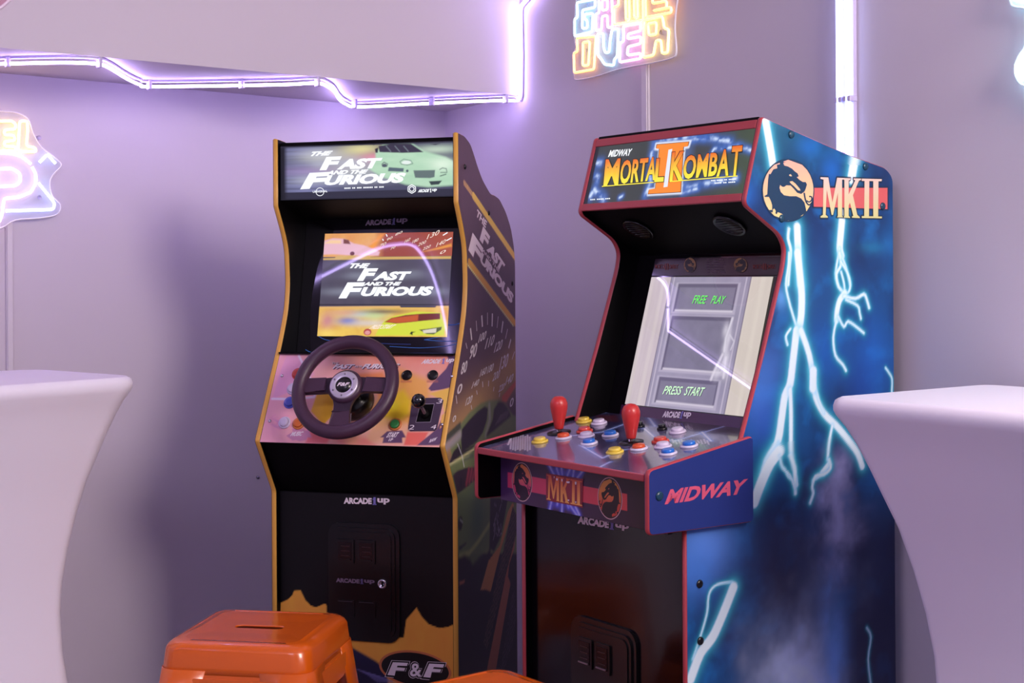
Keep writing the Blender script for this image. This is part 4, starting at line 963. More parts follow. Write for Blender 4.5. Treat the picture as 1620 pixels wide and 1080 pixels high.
def mk_side_paint(A, B):
    p = Paint(A, B, (16, 66, 118))
    n = fbm(A, B, 9, 1, ay=.8); n2 = fbm(A + n * .1, B, 20, 7); n3 = fbm(A, B, 6, 33)
    p.mix(np.clip((n - .38) * 4.5, 0, 1) * .85, (10, 36, 78)); p.mix(np.clip((n2 - .55) * 4, 0, 1) * .6, (22, 104, 172))
    p.mix(np.clip((B - 1.40) / .1, 0, 1) * np.clip((n3 - .3) * 2.5, 0, 1) * .8, (10, 78, 110))
    c = lambda z, x, y: PM2(z((x, y))[0])
    for x, y, rx, ry, col, a in ((460,240,.03,.02,(20,92,170),.7),(600,380,.03,.03,(18,90,170),.8),(330,460,.03,.04,(20,60,110),.6),(80,520,.03,.03,(16,80,160),.7),(850,860,.04,.012,(30,130,170),.6),(960,860,.03,.03,(30,110,180),.6),(700,920,.06,.03,(14,40,84),.7),(560,820,.05,.05,(14,56,110),.6)):
        p.blob(c(zE, x, y), rx, ry, col, a)
    for x, y, rx, ry, col, a in ((100,560,.05,.06,(60,110,190),.6),(170,210,.02,.02,(90,150,210),.7),(60,700,.04,.05,(70,120,200),.6),(380,480,.05,.06,(14,80,160),.7),(600,500,.06,.08,(22,90,180),.6),(640,60,.07,.04,(14,44,90),.7),(480,960,.06,.05,(16,34,90),.8),(90,800,.05,.05,(40,80,170),.6),(560,640,.05,.05,(16,60,140),.6),(380,900,.04,.04,(10,40,90),.5)):
        p.blob(c(zW, x, y), rx, ry, col, a)
    # lower storm clouds: pale blue bank low down, dark mass above it
    w = fbm(A, B, 14, 21); p.mix(np.exp(-((A - .06 + (w - .5) * .12) / .15) ** 2 - ((B - .72 + (w - .5) * .15) / .12) ** 2) * .92, (22, 18, 54))
    p.mix(np.clip((A - .20) / .06, 0, 1) * np.clip((.84 - B) / .1, 0, 1) * .8, (18, 22, 60))
    p.blob(c(zY, 120, 380), .07, .06, (86,130,210), .9); p.blob(c(zY, 70, 520), .05, .05, (60,110,190), .7)
    p.mix(np.exp(-((A - .10 + (n - .5) * .3) / .12) ** 2 - ((B - .46 + (w - .5) * .16) / .15) ** 2) * .95, (196, 212, 250)); p.mix(np.exp(-((A - .19) / .035) ** 2 - ((B - .56 + (n2 - .5) * .2) / .10) ** 2) * .7, (100, 150, 230))
    p.mix(np.exp(-((A - .20 + (n2 - .5) * .1) / .05) ** 2 - ((B - .80 + (w - .5) * .2) / .07) ** 2) * .7, (160, 160, 206))
    p.mix(np.exp(-((A + .10) / .03) ** 2 - ((B - .62) / .05) ** 2) * .6, (30, 28, 80))
    bolts = [  # (points, core half width, glow width)
     (zE((195,70),(215,180),(235,300),(245,370)), .0085, .020), (zE((750,280),(735,350),(722,430)), .011, .022), (zE((672,600),(655,780),(650,860),(660,905)), .0085, .020),
     (zE((340,740),(335,800),(352,870),(345,950),(335,1080)), .003, .012), (zE((390,730),(395,850),(400,950),(410,1080)), .0085, .022), (zE((650,860),(625,1010),(640,1080)), .0022, .008), (zE((660,905),(690,980),(712,1080)), .0022, .008),
     (zW((245,0),(255,90),(265,200),(262,300),(250,370)), .0085, .020), (zW((205,0),(202,60),(190,150),(205,230),(225,300),(240,350)), .0020, .009), (zW((212,360),(190,395),(198,435)), .0020, .008),
     (zW((240,370),(225,500),(210,620),(185,680),(170,780),(150,900),(100,990),(75,1090)), .0085, .022), (zW((262,370),(300,480),(320,600),(330,680),(370,760),(430,820),(480,880),(530,950),(552,1012)), .0065, .018), (zW((325,600),(345,690),(370,760)), .0018, .008), (zW((320,560),(318,640)), .009, .018),
     (zW((210,650),(214,750),(214,850),(215,950),(232,1040),(240,1100)), .0045, .014), (zW((155,900),(165,1000),(185,1025),(200,1060),(230,1085)), .0016, .007), (zW((410,820),(395,900),(388,980)), .0028, .012), (zW((388,980),(402,1010),(385,1040),(350,1060),(318,1080)), .0022, .010), (zW((395,1000),(360,1045)), .005, .012),
     (zW((445,0),(450,60),(430,100),(440,160),(470,190)), .0028, .014), (zW((450,40),(480,90),(495,140),(490,180),(465,205)), .0022, .010), (zW((452,90),(465,140),(470,190)), .0020, .010), (zW((470,190),(445,225),(432,280),(430,320)), .0060, .016), (zW((430,320),(415,400),(425,485),(460,530),(475,558)), .0022, .010),
     (zW((465,205),(520,216),(560,196),(575,225),(585,260)), .0026, .010), (zW((475,222),(530,250),(540,285),(546,312)), .0020, .009), (zW((438,300),(465,350),(485,325),(530,355),(560,380)), .0020, .009), (zW((663,545),(680,570),(694,600),(692,660)), .0014, .006),
     (zX((190,-20),(150,30),(120,90),(95,150),(70,220)), .011, .022), (zX((240,0),(262,60),(262,110),(265,180)), .0034, .012), (zX((425,20),(432,60),(400,90),(360,100),(345,150),(350,180),(335,225)), .0028, .010), (zX((190,0),(205,60),(240,95),(262,160)), .0016, .007),
     (zY((250,572),(190,580),(150,602),(130,645),(122,730),(88,850),(50,960)), .0014, .007), (zY((255,600),(200,740),(150,850),(90,930),(40,1060)), .0095, .020), (zY((925,803),(946,850),(932,960),(946,1090)), .0012, .006)]
    for pl, cw, gw in bolts:
        q = M(PM2, smooth(pl, 3)); d = seg_dist(A, B, q)
        wob = (fbm(A, B, 70, 5) - .5) * .004
        p.mix(np.exp(-((d + wob) / (gw * .95)) ** 2) * .85, (20, 126, 150))
    for pl, cw, gw in bolts:
        q = M(PM2, smooth(pl, 3)); d = seg_dist(A, B, q)
        p.mix(np.exp(-(d / (cw * 1.25 + .0015)) ** 2) * .8, (90, 190, 210)); p.mix(np.clip(.5 + (cw * 1.02 - d) / .0032, 0, 1), (204, 222, 242))
    # emblem surround and lettering outline
    bar_ = M(PM2, zE((485,488),(943,488),(943,622),(485,607))); p.line(bar_, .0022, (14,36,58), .001, closed=True)
    for gpoly in [GM, GK_] + GI: p.line(M(PM2, zE(*gpoly)), .0026, (10, 32, 52), .0008, closed=True)
    return np.clip(p.c * 1.18, 0, .92)
m = MB(); A, B = rows(MP, 560, 200)
m.grid_ab(A, B, lambda a, b: (np.full(a.shape, MW), a, b), mk_side_paint, print_mat('print_side_blue', .33, spec=.5))
m.prism(MP, MW - MT, MW - .0002, lambda a, b, t: (t, a, b), BLK)
INKR = mat('ink_brick_red', (206, 92, 92), .4)
m.poly([M(PM2, zE((490,490),(940,490),(940,620),(490,605)))], SM, INKR, .0005)
PRG = print_mat('print_gold_blend', .38)
gr = lambda y: tuple(np.array(lerpc((214,208,140), (232,196,184), min(1, max(0, (675 - y) / 250)))) * .95)
for gpoly in [GM, GK_] + GI:
    q = M(PM2, zE(*gpoly)); vv = [Vector((a, b, 0)) for a, b in q]
    m.add([SM(a, b, .0009) for a, b in q], [tuple(t) for t in tessellate_polygon([vv])], PRG, col=[gr(y) for x, y in gpoly])
zl = zoomer(1195, 240, 7.714)
DNAVY = mat('ink_navy', (18, 52, 82), .38)
dragon(m, lambda q: PM2(zl((402 + 308 * q[0] - 6, 470 - 372 * q[1]))[0]), SM, PRG, DNAVY, .0006, clip_low=False, grad=lambda y: tuple(np.array(lerpc((240,214,140), (240,170,150), (y + 1) / 2)) * .95))
m.build('side_panel', mx, art=True)
m = MB(); m.prism(MP, -MW, -MW + MT, lambda a, b, t: (t, a, b), BLK); m.build('side_panel', mx)
for x0, x1 in ((MW - MT, MW), (-MW, -MW + MT)):
    m = MB(); trim(m, MP, x0 + .0002, x1 + .0001, RED, .0035); m.build('edge_trim', mx)
BSCR = mat('screw_cap_blue', (24, 62, 84), .25)
for z_, x, y in ((zE, 352, 165), (zE, 805, 360), (zE, 910, 602), (zl, 318, 815)):
    a = PM2(z_((x, y))[0]); screw(mx, (MW + .0004, a[0], a[1]), (1, 0, 0), BSCR, .0075, 'screw_cap')
for x, y in ((84, 582), (88, 868)):
    a = PM2(zY((x, y))[0]); screw(mx, (MW + .0004, a[0], a[1]), (1, 0, 0), BPL, .0075, 'screw_cap')
# marquee
KM = .29; PQ = MKF.onk(.0055, 1.549, KM); mn = Vector((0, -1, .29)).normalized()
qp = lambda a, b, h: (a, .0055 + KM * (b - 1.549) + mn.y * h, b + mn.z * h)
zM = zoomer(880, 170, 4.0); cm = lambda x, y: PQ(zM((x, y))[0]); mm = lambda *p: M(PQ, zM(*p))
def mk_marq(A, B):
    p = Paint(A, B, (56, 62, 60)); n = fbm(A, B, 30, 41); d2 = fbm(A, B, 70, 44)
    c = cm
    p.mix(n * .5, (44, 56, 64)); p.mix(np.clip((A - .12) / .1, 0, 1) * .7, (66, 84, 60))
    for pl, w in ((((240,360),(280,350)), .012), (((235,420),(265,440),(260,470)), .010), (((215,560),(240,520),(290,560),(300,585)), .012), (((640,210),(760,195),(860,185),(960,190),(1100,215)), .011), (((850,200),(940,190)), .008), (((1150,240),(1230,270)), .008), (((620,230),(600,300),(610,380)), .008), (((560,560),(600,470),(590,420)), .009), (((800,500),(860,500),(1000,470),(1140,450)), .010), (((800,540),(900,510)), .007), (((950,330),(1000,260),(1160,250)), .007), (((400,570),(420,560)), .006)):
        d = seg_dist(A, B, M(PQ, zM(*pl))); p.mix(np.exp(-(d / w) ** 2) * (.35 + d2 * 1.1), (56, 104, 190)); p.mix(np.exp(-(d / (w * .4)) ** 2) * np.clip((d2 - .4) * 4, 0, 1), (206, 224, 250))
    p.poly(mm((600,210),(870,190),(830,530),(560,575)), (90,130,206), .012, .35)
    p.line(mm((632,230),(850,212),(838,250),(812,254),(792,505),(790,540),(580,552),(580,520),(625,514),(652,265),(626,262)), .0024, (226,232,250), .002, closed=True)
    p.mix(np.clip((-.214 - A) / .004, 0, 1), (12, 22, 34))
    return p.c
m = MB(); m.grid(290, 90, lambda a, b: (a, .0055 + KM * (b - 1.549), b), mk_marq, print_mat('print_marquee_backlit', .3, emit=.74), (-mi, 1.404), (mi, 1.540))
slope_panel(m, -mi, mi, (-.0368, 1.400), (.0065, 1.5478), BLKM, .006)
OR2 = mat('backlit_orange', (40, 20, 6), .4, emit=(.92, .24, .02), estr=.78); DK = mat('backlit_dark', (16, 14, 18), .5)
II = [[(638,236),(840,218),(834,246),(806,250),(790,503),(788,534),(583,547),(588,520),(628,512),(654,262),(634,260)]]
slit = [(712,268),(736,262),(706,502),(680,506)]
m.poly([mm(*[(x * 1.0 + (3 if x > 715 else -3), y + (3 if y > 400 else -3)) for x, y in II[0]])], qp, DK, .0004)
m.poly([mm(*II[0])], qp, OR2, .0006); m.poly([mm(*slit)], qp, mat('backlit_pale', (40, 40, 44), .4, emit=(.72, .76, .88), estr=.78), .0008)
GL = print_mat('print_letters_backlit', .4, emit=.78)
gl2 = lambda b: lerpc((250,228,60), (226,84,24), min(1, max(0, b * 1.15 - .2)))
def T(s, o, ex, ey, sh=.1, w=.03, mt=GL, h=.0012, grad=gl2): put_text(m, s, zM(o)[0], (ex[0] / 4, ex[1] / 4), (ey[0] / 4, ey[1] / 4), PQ, qp, mt, h, weight=w, shear=sh, grad=grad)
for (s, o, ex, ey) in (('M',(300,502),(96,-8),(14,-172)), ('ORTA',(400,488),(232,-26),(14,-152)), ('L',(622,474),(60,-4),(14,-150)), ('K',(718,470),(88,-8),(16,-186)), ('OMB',(800,458),(220,-24),(12,-152)), ('A',(1015,440),(78,-8),(16,-170)), ('T',(1098,436),(66,-6),(18,-190))):
    T(s, (o[0] - 4, o[1] + 4), (ex[0] + 8, ex[1]), (ey[0], ey[1] - 8), .02, .055, DK, .0010, None); T(s, o, ex, ey, .02, .03)
bar(m, cm(292, 500), cm(620, 474), .0009, qp, mat('backlit_yellow', (40, 36, 6), .4, emit=(.95, .80, .05), estr=.78), .0013); bar(m, cm(720, 470), cm(1150, 434), .0009, qp, MATS['backlit_yellow'], .0013)
T('MIDWAY', (330,315), (146,-10), (10,-44), .04, .03, INKWL, .0012, None); T('--- ---- -- -----', (982,468), (158,-10), (0,-8), 0, 0, INKWL, .0012, None); T('---- -- ----', (1005,484), (130,-8), (0,-8), 0, 0, INKWL, .0012, None); T('--- ---- ---', (218,588), (125,-8), (0,-7), 0, 0, INKWL, .0012, None)
m.build('marquee', mx, art=True)
def mbar(z0, z1):
    m = MB(); v = [qp(x, b, h - .0035) for x in (-mi - .0008, mi + .0008) for b, h in ((z0, .0), (z1, .0), (z1, .006), (z0, .006))]
    m.add(v, [(0, 1, 2, 3), (7, 6, 5, 4), (0, 4, 5, 1), (1, 5, 6, 2), (2, 6, 7, 3), (3, 7, 4, 0)], RED); m.build('marquee_frame', mx, bevel=.0015)
mbar(1.530, 1.546); mbar(1.396, 1.4105)
m = MB(); slope_panel(m, -mi, mi, (.006, 1.544), (.235, 1.487), BLKM, .008); m.build('top_panel', mx)
m = MB(); m.box(-mi, mi, .350, .362, .02, 1.45, BLKM); m.build('back_panel', mx)
# hood with two speaker grilles
m = MB(); slope_panel(m, -mi, mi, (-.030, 1.397), (.122, 1.302), BLKM, .006); sp = m.build('speaker_panel', mx)
hd = Vector((0, .158, -.095)).normalized(); hn = Vector((0, -.095, -.158)).normalized()
for u in (-.13, .13):
    o = Vector((u, .030, 1.3573)) + hn * .0005; m = MB()
    m.lathe([(.034, 0), (.034, .003), (.031, .0045), (.028, .002), (.0005, .002)], BPL, org=o, ax=hn, n=36)
    for k in range(-3, 4):
        w = math.sqrt(.027 ** 2 - (k * .0075) ** 2); c = o + hd * (k * .0075) + hn * .002
        m.tube([c - Vector((w, 0, 0)), c + Vector((w, 0, 0))], .0014, BPL, n=6)
    m.build('speaker_grille', sp)
# glass, instruction strip and lit screen
GV, GZ2, GK2 = .024, .985, .29; PG2 = MKF.onk(GV, GZ2, GK2); gm = lambda a, b, h: (a, GV + GK2 * (b - GZ2) - h, b)
m = MB(); slope_panel(m, -mi, mi, (GV - .0016, .966), (GV + GK2 * (1.312 - GZ2) + .0002, 1.312), GLS, .005)
zF = zoomer(900, 400, 3.858); zQ = zoomer(930, 300, 4.909); gs = lambda x, y: PG2(zF((x, y))[0]); ms2 = lambda *p: M(PG2, zF(*p))
STP = mat('ink_strip_plum', (44, 22, 36), .2, coat=.3)
m.poly([[(-.172, 1.262), (mi - .001, 1.262), (mi - .001, 1.297), (-.172, 1.297)]], gm, STP, .0008)
m.poly([[(-.182, .972), (mi - .001, .972), (mi - .001, .996), (-.182, .996)]], gm, mat('ink_bezel_plum', (64, 26, 66), .2, coat=.3), .0008)
DRK = mat('ink_strip_red', (120, 40, 30), .3); DGD = mat('ink_strip_gold', (150, 110, 60), .3); DTX = mat('ink_strip_grey', (90, 66, 84), .3); DBK = mat('ink_strip_black', (14, 8, 12), .3)
def tq(s, o, ex, ey, mt, w=.02, h=.0014): put_text(m, s, zQ(o)[0], (ex[0] / 4.909, ex[1] / 4.909), (ey[0] / 4.909, ey[1] / 4.909), PG2, gm, mt, h, weight=w)
for x in (525, 1285):
    tq('MORTAL KOMBAT', (x, 614), (180, 0), (0, -34), DRK); tq('II', (x + 78, 622), (26, 0), (0, -50), DRK)
for cx_, w_ in ((797, 46), (1190, 52)):
    c0 = zQ((cx_, 585))[0]
    dragon(m, lambda q: PG2((c0[0] + q[0] * w_ / 4.909, c0[1] - q[1] * 56 / 4.909)), gm, DGD, DBK, .0014, mirror=cx_ > 1000, clip_low=False)
for k in range(6): tq('---- --- ----- -- ---- --', (925, 545 + k * 20), (130 + (k % 3) * 8, 0), (0, -9), DTX, .0)
arcade_word(m, zF((572, 1002))[0], (170 / 3.858, 8 / 3.858), (3, -38 / 3.858), PG2, gm, INKW, INKB, .0014)
m.build('screen_glass', mx)
def mk_scr(A, B):
    p = Paint(A, B, (206, 192, 198)); n = fbm(A, B, 40, 51); vst = fbm(A, B * .12, 180, 55)
    p.mix(vst * .5, (178, 164, 172)); p.mix(np.clip((A - .02) / .1, 0, 1) * .6, (214, 204, 186)); p.mix(np.clip(np.sin((A * 180)) - .2, 0, 1) * .25, (236, 228, 214))
    door = ms2((600,152),(1150,152),(950,985),(440,985)); L = lambda pl, w, col, a=1: p.line(ms2(*pl), w, col, .0012, a)
    # door between jambs, drawn in the screen's own upright coordinates
    x0, x1, y0, y1 = -.110, .115, .998, 1.258
    X = lambda t: x0 + (x1 - x0) * t; Y = lambda t: y0 + (y1 - y0) * t
    R_ = lambda a, b, c, d: [(X(a), Y(c)), (X(b), Y(c)), (X(b), Y(d)), (X(a), Y(d))]
    p.poly(R_(0, 1, -.1, 1.1), (142, 136, 160), .002); p.mix(pmask(A, B, R_(0, 1, -.1, 1.1), .002) * n * .7, (168, 160, 182))
    for a, b, c, d in ((.13, .84, .74, .94), (.13, .84, .29, .69), (.13, .84, .04, .22)):
        p.poly(R_(a - .05, b + .05, c - .02, d + .02), (176, 168, 190), .0015); p.poly(R_(a - .02, b + .02, c - .005, d + .012), (98, 92, 116), .0012)
        p.poly(R_(a + .01, b, c + .01, d - .018), (134, 128, 152), .0012); p.mix(pmask(A, B, R_(a + .01, b, c + .01, d - .018), .001) * n * .8, (110, 106, 128))
        p.poly(R_(a, b + .02, c - .005, c + .012), (206, 198, 214), .0015)
    for t in (0, 1): p.line([(X(t), Y(-.1)), (X(t), Y(1.1))], .0012, (110, 100, 126), .001)
    p.line([(X(.04), Y(-.1)), (X(.04), Y(1.1))], .0016, (190, 180, 200), .001); p.line([(X(.95), Y(-.1)), (X(.95), Y(1.1))], .0016, (190, 180, 200), .001)
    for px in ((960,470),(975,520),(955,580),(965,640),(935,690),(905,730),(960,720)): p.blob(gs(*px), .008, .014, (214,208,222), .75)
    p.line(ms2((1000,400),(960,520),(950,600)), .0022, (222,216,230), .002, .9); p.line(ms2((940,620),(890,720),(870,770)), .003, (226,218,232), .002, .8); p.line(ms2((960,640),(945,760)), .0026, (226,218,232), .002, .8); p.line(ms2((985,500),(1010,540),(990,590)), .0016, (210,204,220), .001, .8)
    return p.c
m = MB(); m.grid(260, 200, lambda a, b: (a, GV + GK2 * (b - GZ2) - .0010, b), mk_scr, print_mat('print_screen_lit2', .02, emit=.70, spec=.5), (-.172, .998), (.172, 1.259))
GRN = mat('backlit_green', (10, 40, 10), .4, emit=(.15, .9, .12), estr=.75); GRW = mat('backlit_pale_green', (40, 60, 40), .4, emit=(.62, .95, .60), estr=.76); GSH = mat('backlit_shadow', (30, 30, 36), .4, emit=(.05, .05, .08), estr=1)
for d, mt, h in ((3, GSH, .0016), (0, None, .0020)):
    for s, o, ex, ey, mm_ in (('FREE', (755 + d, 308 + d), (86, 2), (12, -50), GRN), ('PLAY', (868 + d, 308 + d), (86, 2), (12, -48), GRN), ('PRESS', (574 + d, 862 + d), (118, 4), (12, -52), GRW), ('START', (704 + d, 868 + d), (122, 6), (12, -54), GRW)):
        put_text(m, s, zF(o)[0], (ex[0] / 3.858, ex[1] / 3.858), (ey[0] / 3.858, ey[1] / 3.858), PG2, gm, mt or mm_, h, weight=.01, shear=.1)
m.build('screen', mx, art=True)

# control box
BO_, BT = .258, .0125
BPf = roundc([(-.292, .932, .010), (-.044, .9725, .008), (-.044, .8225, .010), (-.292, .8255, .010)], 0)
NAVY = mat('navy_laminate', (30, 48, 118), .42)
PB = MKF.onu(BO_); bp = lambda a, b, h: (BO_ + h, a, b); zR = zoomer(1000, 660, 5.4)
DKV, DKZ, DKK = -.290, .925, 1 / .1653
cb = empty('control_box', (0, 0, 0)); cb.parent = mx
for s_ in (1, -1):
    m = MB(); x0, x1 = (BO_ - BT, BO_) if s_ > 0 else (-BO_, -BO_ + BT)
    m.prism(BPf, x0, x1, lambda a, b, t: (t, a, b), NAVY if s_ > 0 else BLK)
    if s_ > 0:
        MDW = mat('ink_dusty_rose', (206, 84, 112), .45)
        put_text(m, 'MIDWAY', zR((275, 745))[0], (700 / 5.4, -96 / 5.4), (16 / 5.4, -126 / 5.4), PB, bp, MDW, .0004, weight=.042, shear=.05)
    m.build('box_side', cb, art=False)
    m = MB(); trim(m, BPf, x0 + .0002, x1 - .0001, RED, .0035); m.build('edge_trim', cb)
a = PB(zR((232, 672))[0]); screw(cb, (BO_ + .0002, a[0], a[1]), (1, 0, 0), BSCR, .0085, 'screw_cap')
xb = BO_ - BT - .0006
PD = lambda p: (lambda r: (r[0], DKV + (r[1] - DKZ) * DKK))(MKF.onk(DKV, DKZ, DKK)(p))   # -> (u, v)
dn = Vector((0, -.1653, 1)).normalized()
dp = lambda a, b, h: (a, b + dn.y * h, DKZ + (b - DKV) * .1653 + dn.z * h)
zJ = zoomer(820, 620, 9.0); zK = zoomer(960, 620, 7.364); zG = zoomer(740, 600, 3.375)
cj = lambda z, x, y: PD(z((x, y))[0])
def mk_deck(A, B):
    p = Paint(A, B, (84, 80, 112)); n = fbm(A, B, 22, 61); n2 = fbm(A, B, 90, 62)
    p.mix(n * .8, (50, 44, 80)); p.mix(np.clip((n2 - .5) * 4, 0, 1) * .35, (120, 116, 150))
    p.poly(M(PD, zG((560,170),(800,150),(830,250),(780,330),(700,390),(650,330),(600,260))), (34,28,66), .006, .9); p.poly(M(PD, zG((900,190),(1440,250),(1440,290),(1100,260),(900,235))), (60,50,72), .004, .9)
    p.poly(M(PD, zG((860,420),(900,410),(980,440),(960,460),(880,455))), (44,38,84), .006, .8)
    for pl in (((100,350),(220,300),(400,250),(560,200)), ((700,180),(800,170),(960,150)), ((600,350),(720,420),(800,380),(960,360)), ((560,300),(720,280),(860,230)), ((940,260),(1010,320),(1180,330)), ((1100,330),(1300,270),(1440,230)), ((760,440),(700,470)), ((950,180),(1000,250)), ((1250,280),(1300,330))):
        q = M(PD, zG(*pl)); p.glow(q, .008, (110,140,206), .7); p.line(q, .0012, (214,218,240), .0015, .9)
    for i in range(9): p.line(M(PD, zG((235 + i * 12, 290 + (i * 29) % 18), (228 + i * 13, 372 + (i * 17) % 12))), .0012, (226,214,226), .001, .8)
    p.line(M(PD, smooth(zG((215,350),(240,300),(300,280)), 4)), .0016, (226,214,226), .001)
    for i in range(12): p.line(M(PD, zG((1090 + i * 17, 318 + (i * 7) % 10), (1100 + i * 17, 340 + (i * 5) % 8))), .0012, (220,216,228), .001, .8)
    p.poly(M(PD, zJ((1100,330),(1400,330),(1440,420),(1300,420),(1130,370))), (86,34,44), .004, .8)
    return np.clip(p.c * 1.2, 0, .9)
m = MB(); m.grid(240, 130, lambda a, b: (a, b, DKZ + (b - DKV) * .1653), mk_deck, print_mat('print_deck', .22, coat=.8, spec=.6, coat_rough=.08), (-xb, DKV + .001), (xb, -.052))
m.grid(200, 40, lambda a, b: (a, b, DKZ + (b - DKV) * .1653), mk_deck, MATS['print_deck'], (-mi, -.052), (mi, .0215))
v = [(x, y, DKZ + (y - DKV) * .1653 - h) for x in (-xb, xb) for y, h in ((DKV + .001, .0006), (-.052, .0006), (-.052, .012), (DKV + .001, .012))]
m.add(v, [(0, 1, 2, 3), (7, 6, 5, 4), (0, 4, 5, 1), (1, 5, 6, 2), (2, 6, 7, 3), (3, 7, 4, 0)], BLKM)
dk = m.build('deck', cb, art=True)
m = MB(); m.box(-xb, xb, -.2935, -.2885, .9135, .9262, RED); m.build('deck_edge', cb, bevel=.002)
PBF = MKF.onv(-.238); bf = lambda a, b, h: (a, -.238 - h, b); zH = zoomer(780, 700, 7.043)
ch = lambda x, y: PBF(zH((x, y))[0]); mh = lambda *p: M(PBF, zH(*p))
ZB0 = ch(20, 620)[1]; ZBC = ch(1470, 662)[1] * .5 + ch(180, 415)[1] * .5
def mk_boxf(A, B):
    p = Paint(A, B, (54, 34, 62)); p.mix(np.clip((A + .02) / .2, 0, 1), (38, 22, 24)); p.mix(np.clip((-.12 - A) / .1, 0, 1) * .6, (72, 46, 92))
    y0 = ch(300, 440)[1]; t = np.clip((A + .19) / .38, 0, 1)[:, None]; col = lin((176,56,90)) * (1 - t) + lin((176,58,50)) * t
    a0 = ch(160, 415)[0]; a1 = ch(1492, 650)[0]
    p.mix((np.abs(B - ZBC) < .0155) * (A > a0) * (A < a1) * 1.0, col)
    for pl in (((620,240),(690,380)), ((760,260),(770,350)), ((860,290),(830,360)), ((1000,310),(940,390)), ((710,290),(740,380)), ((900,300),(890,380)), ((650,660),(630,750)), ((720,670),(715,690)), ((770,690),(765,780)), ((830,690),(840,720)), ((860,700),(930,800),(965,840)), ((920,720),(960,800))):
        q = M(PBF, zH(*pl)); p.glow(q, .006, (80,90,210), .8); p.line(q, .0016, (176,184,246), .0018)
    p.poly(mh((640,270),(980,320),(980,390),(650,360)), (70,80,190), .006, .5); p.poly(mh((620,660),(900,700),(940,780),(850,730),(640,720)), (80,80,190), .006, .5)
    return np.clip(p.c * 1.6, 0, .9)
m = MB(); m.box(-xb, xb, -.2375, -.228, ZB0, .918, BLK)
m.grid(220, 70, lambda a, b: (a, np.full(a.shape, -.238), b), mk_boxf, print_mat('print_box', .4), (-xb + .0005, ZB0 + .0005), (xb - .0005, .9175))
RR = mat('ink_ring', (226, 190, 190), .4); PNK = mat('ink_emblem_rose', (176, 64, 92), .4); GO2 = print_mat('print_gold_blend', .38); BPM = mat('ink_dark_plum', (48, 28, 52), .4); BBN = mat('ink_dark_brown', (40, 22, 22), .4)
dragon(m, lambda q: PBF(zH((326 + q[0] * 104, 438 + q[0] * 16 - 200 * q[1]))[0]), bf, GO2, BPM, .0004, ring=RR, clip_low=False, grad=lambda y: tuple(np.array(lerpc((180,60,100), (214,130,80), min(1, max(0, (y + .3) / 1.0)))) * 1.35))
dragon(m, lambda q: PBF(zH((1305 + q[0] * 126, 620 + q[0] * 18 - 216 * q[1]))[0]), bf, GO2, BBN, .0004, ring=RR, mirror=True, clip_low=False, grad=lambda y: tuple(np.array(lerpc((190,70,50), (206,140,60), min(1, max(0, (y + .3) / 1.0)))) * 1.35))
bx0 = ch(596, 340); bx1 = ch(1010, 720)
m.poly([mh((596,338),(1012,404),(1006,440),(1000,690),(1008,724),(596,640))], bf, mat('ink_crimson', (150, 44, 62), .4), .0012)
gr2 = lambda y: tuple(np.array(lerpc((214,160,80), (190,84,52), min(1, max(0, (672 - y) / 200)))) * 1.4)
for gpoly in [GM, GK_] + GI:
    q = []
    for x, y in gpoly:
        s = (x - 530) / 375; t = (y - 425) / 250; q.append(PBF(zH((604 + s * 396, 352 + s * 62 + t * (282 + s * 8)))[0]))
    m.add([bf(a, b, .0016) for a, b in q], [tuple(t) for t in tessellate_polygon([[Vector((a, b, 0)) for a, b in q]])], GO2, col=[gr2(y) for x, y in gpoly])
for x, y, w_, h_ in ((690,385,10,24),(722,408,22,26),(778,418,16,30),(845,440,38,22),(930,450,20,34),(930,662,16,20),(850,640,20,18)):
    m.poly([mh((x - w_ / 2, y - h_ / 2), (x + w_ / 2, y - h_ / 2 + 2), (x + w_ / 2 - 4, y + h_ / 2), (x - w_ / 2 + 3, y + h_ / 2 - 2))], bf, INKW, .002)
m.build('front_face', cb, art=True)
m = MB(); m.box(-xb, xb, -.228, -.05, ZB0 + .002, ZB0 + .009, BLKM); m.build('underside', cb)
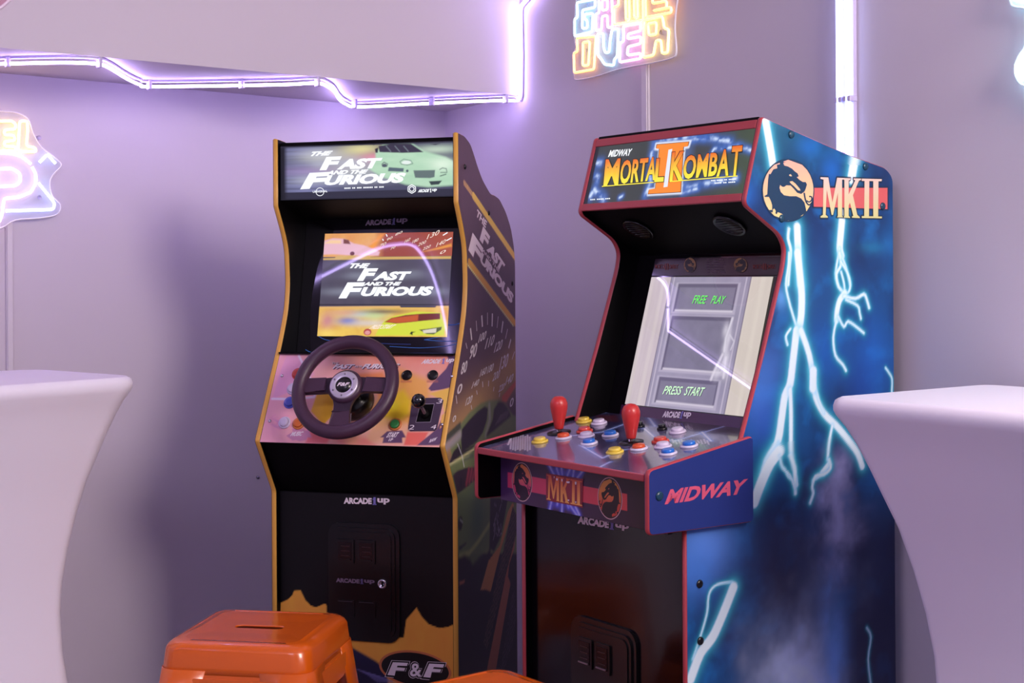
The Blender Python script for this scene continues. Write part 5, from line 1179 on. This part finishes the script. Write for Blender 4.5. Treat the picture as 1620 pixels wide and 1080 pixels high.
# joysticks, buttons
def joystick(u, v):
    j = empty('joystick', dp(u, v, 0)); j.parent = cb
    m = MB(); m.lathe([(.0005, .0), (.024, .0), (.024, .0018), (.012, .003), (.008, .0032)], BPL, ax=dn, n=32); m.build('dust_washer', j)
    m = MB(); m.tube([dn * .002, dn * .010 + Vector((0, 0, .012))], .0042, CHR, n=12); m.build('shaft', j)
    m = MB(); m.lathe([(.0082, .008), (.0090, .010), (.0125, .027), (.0160, .043), (.0176, .052), (.0172, .060), (.0140, .068), (.0082, .0725), (.0005, .0738)], mat('joystick_red', (196, 46, 44), .38, coat=.25), n=32); b = m.build('bat_top', j)
    return j
for (x, y), z_ in (((580, 580), zJ), ((283, 590), zK)):
    u, v = PD(z_((x, y))[0]); joystick(u, v)
BY = mat('button_yellow', (226, 196, 70), .3, coat=.4); BRd = mat('button_red', (206, 66, 50), .3, coat=.4); BBl = mat('button_blue', (70, 86, 190), .3, coat=.4)
BBR = mat('button_sky', (30, 110, 206), .3, coat=.4)
BOg = mat('button_amber_red', (214, 84, 40), .3, coat=.4)
CLR = mat('button_clear_ring', (214, 206, 228), .25, coat=.5)
for (x, y), z_, c in (((308,710), zJ, BY), ((645,655), zJ, BOg), ((1010,735), zJ, BBR), ((945,565), zJ, BRd), ((970,635), zJ, BW), ((1310,620), zJ, BBR), ((935,425), zJ, BY), ((1150,450), zJ, BW), ((95,705), zK, BY), ((375,665), zK, BOg), ((715,720), zK, BBR), ((625,580), zK, BRd), ((655,640), zK, BW), ((960,632), zK, BBR), ((825,470), zK, BW)):
    u, v = PD(z_((x, y))[0]); button('push_button', cb, dp(u, v, 0), dn, c if c in (BY, BW) else (c if c is BRd else CLR), c, .0168, .0095)
for (x, y) in ((385, 405), (645, 435)):
    u, v = PD(zK((x, y))[0]); button('start_button', cb, dp(u, v, 0), dn, BPL, BPL, .010, .010)
u, v = PD(zG((218, 315))[0]); screw(cb, dp(u, v, 0), dn, CHR, .004)
# lower front
PL = MKF.onv(-.175); lp = lambda a, b, h: (a, -.175 - h, b); zI = zoomer(780, 780, 3.6)
m = MB(); m.box(-mi, mi, -.1748, -.165, .02, .930, mat('front_laminate', (12, 7, 13), .18, coat=.12, spec=.4))
arcade_word(m, zI((482, 172))[0], (292 / 3.6, 46 / 3.6), (1, -44 / 3.6), PL, lp, INKW, INKB, .0006)
m.build('front_panel', mx)
coin_door(mx, .0, -.175, .30, .611, .190, 'bright')
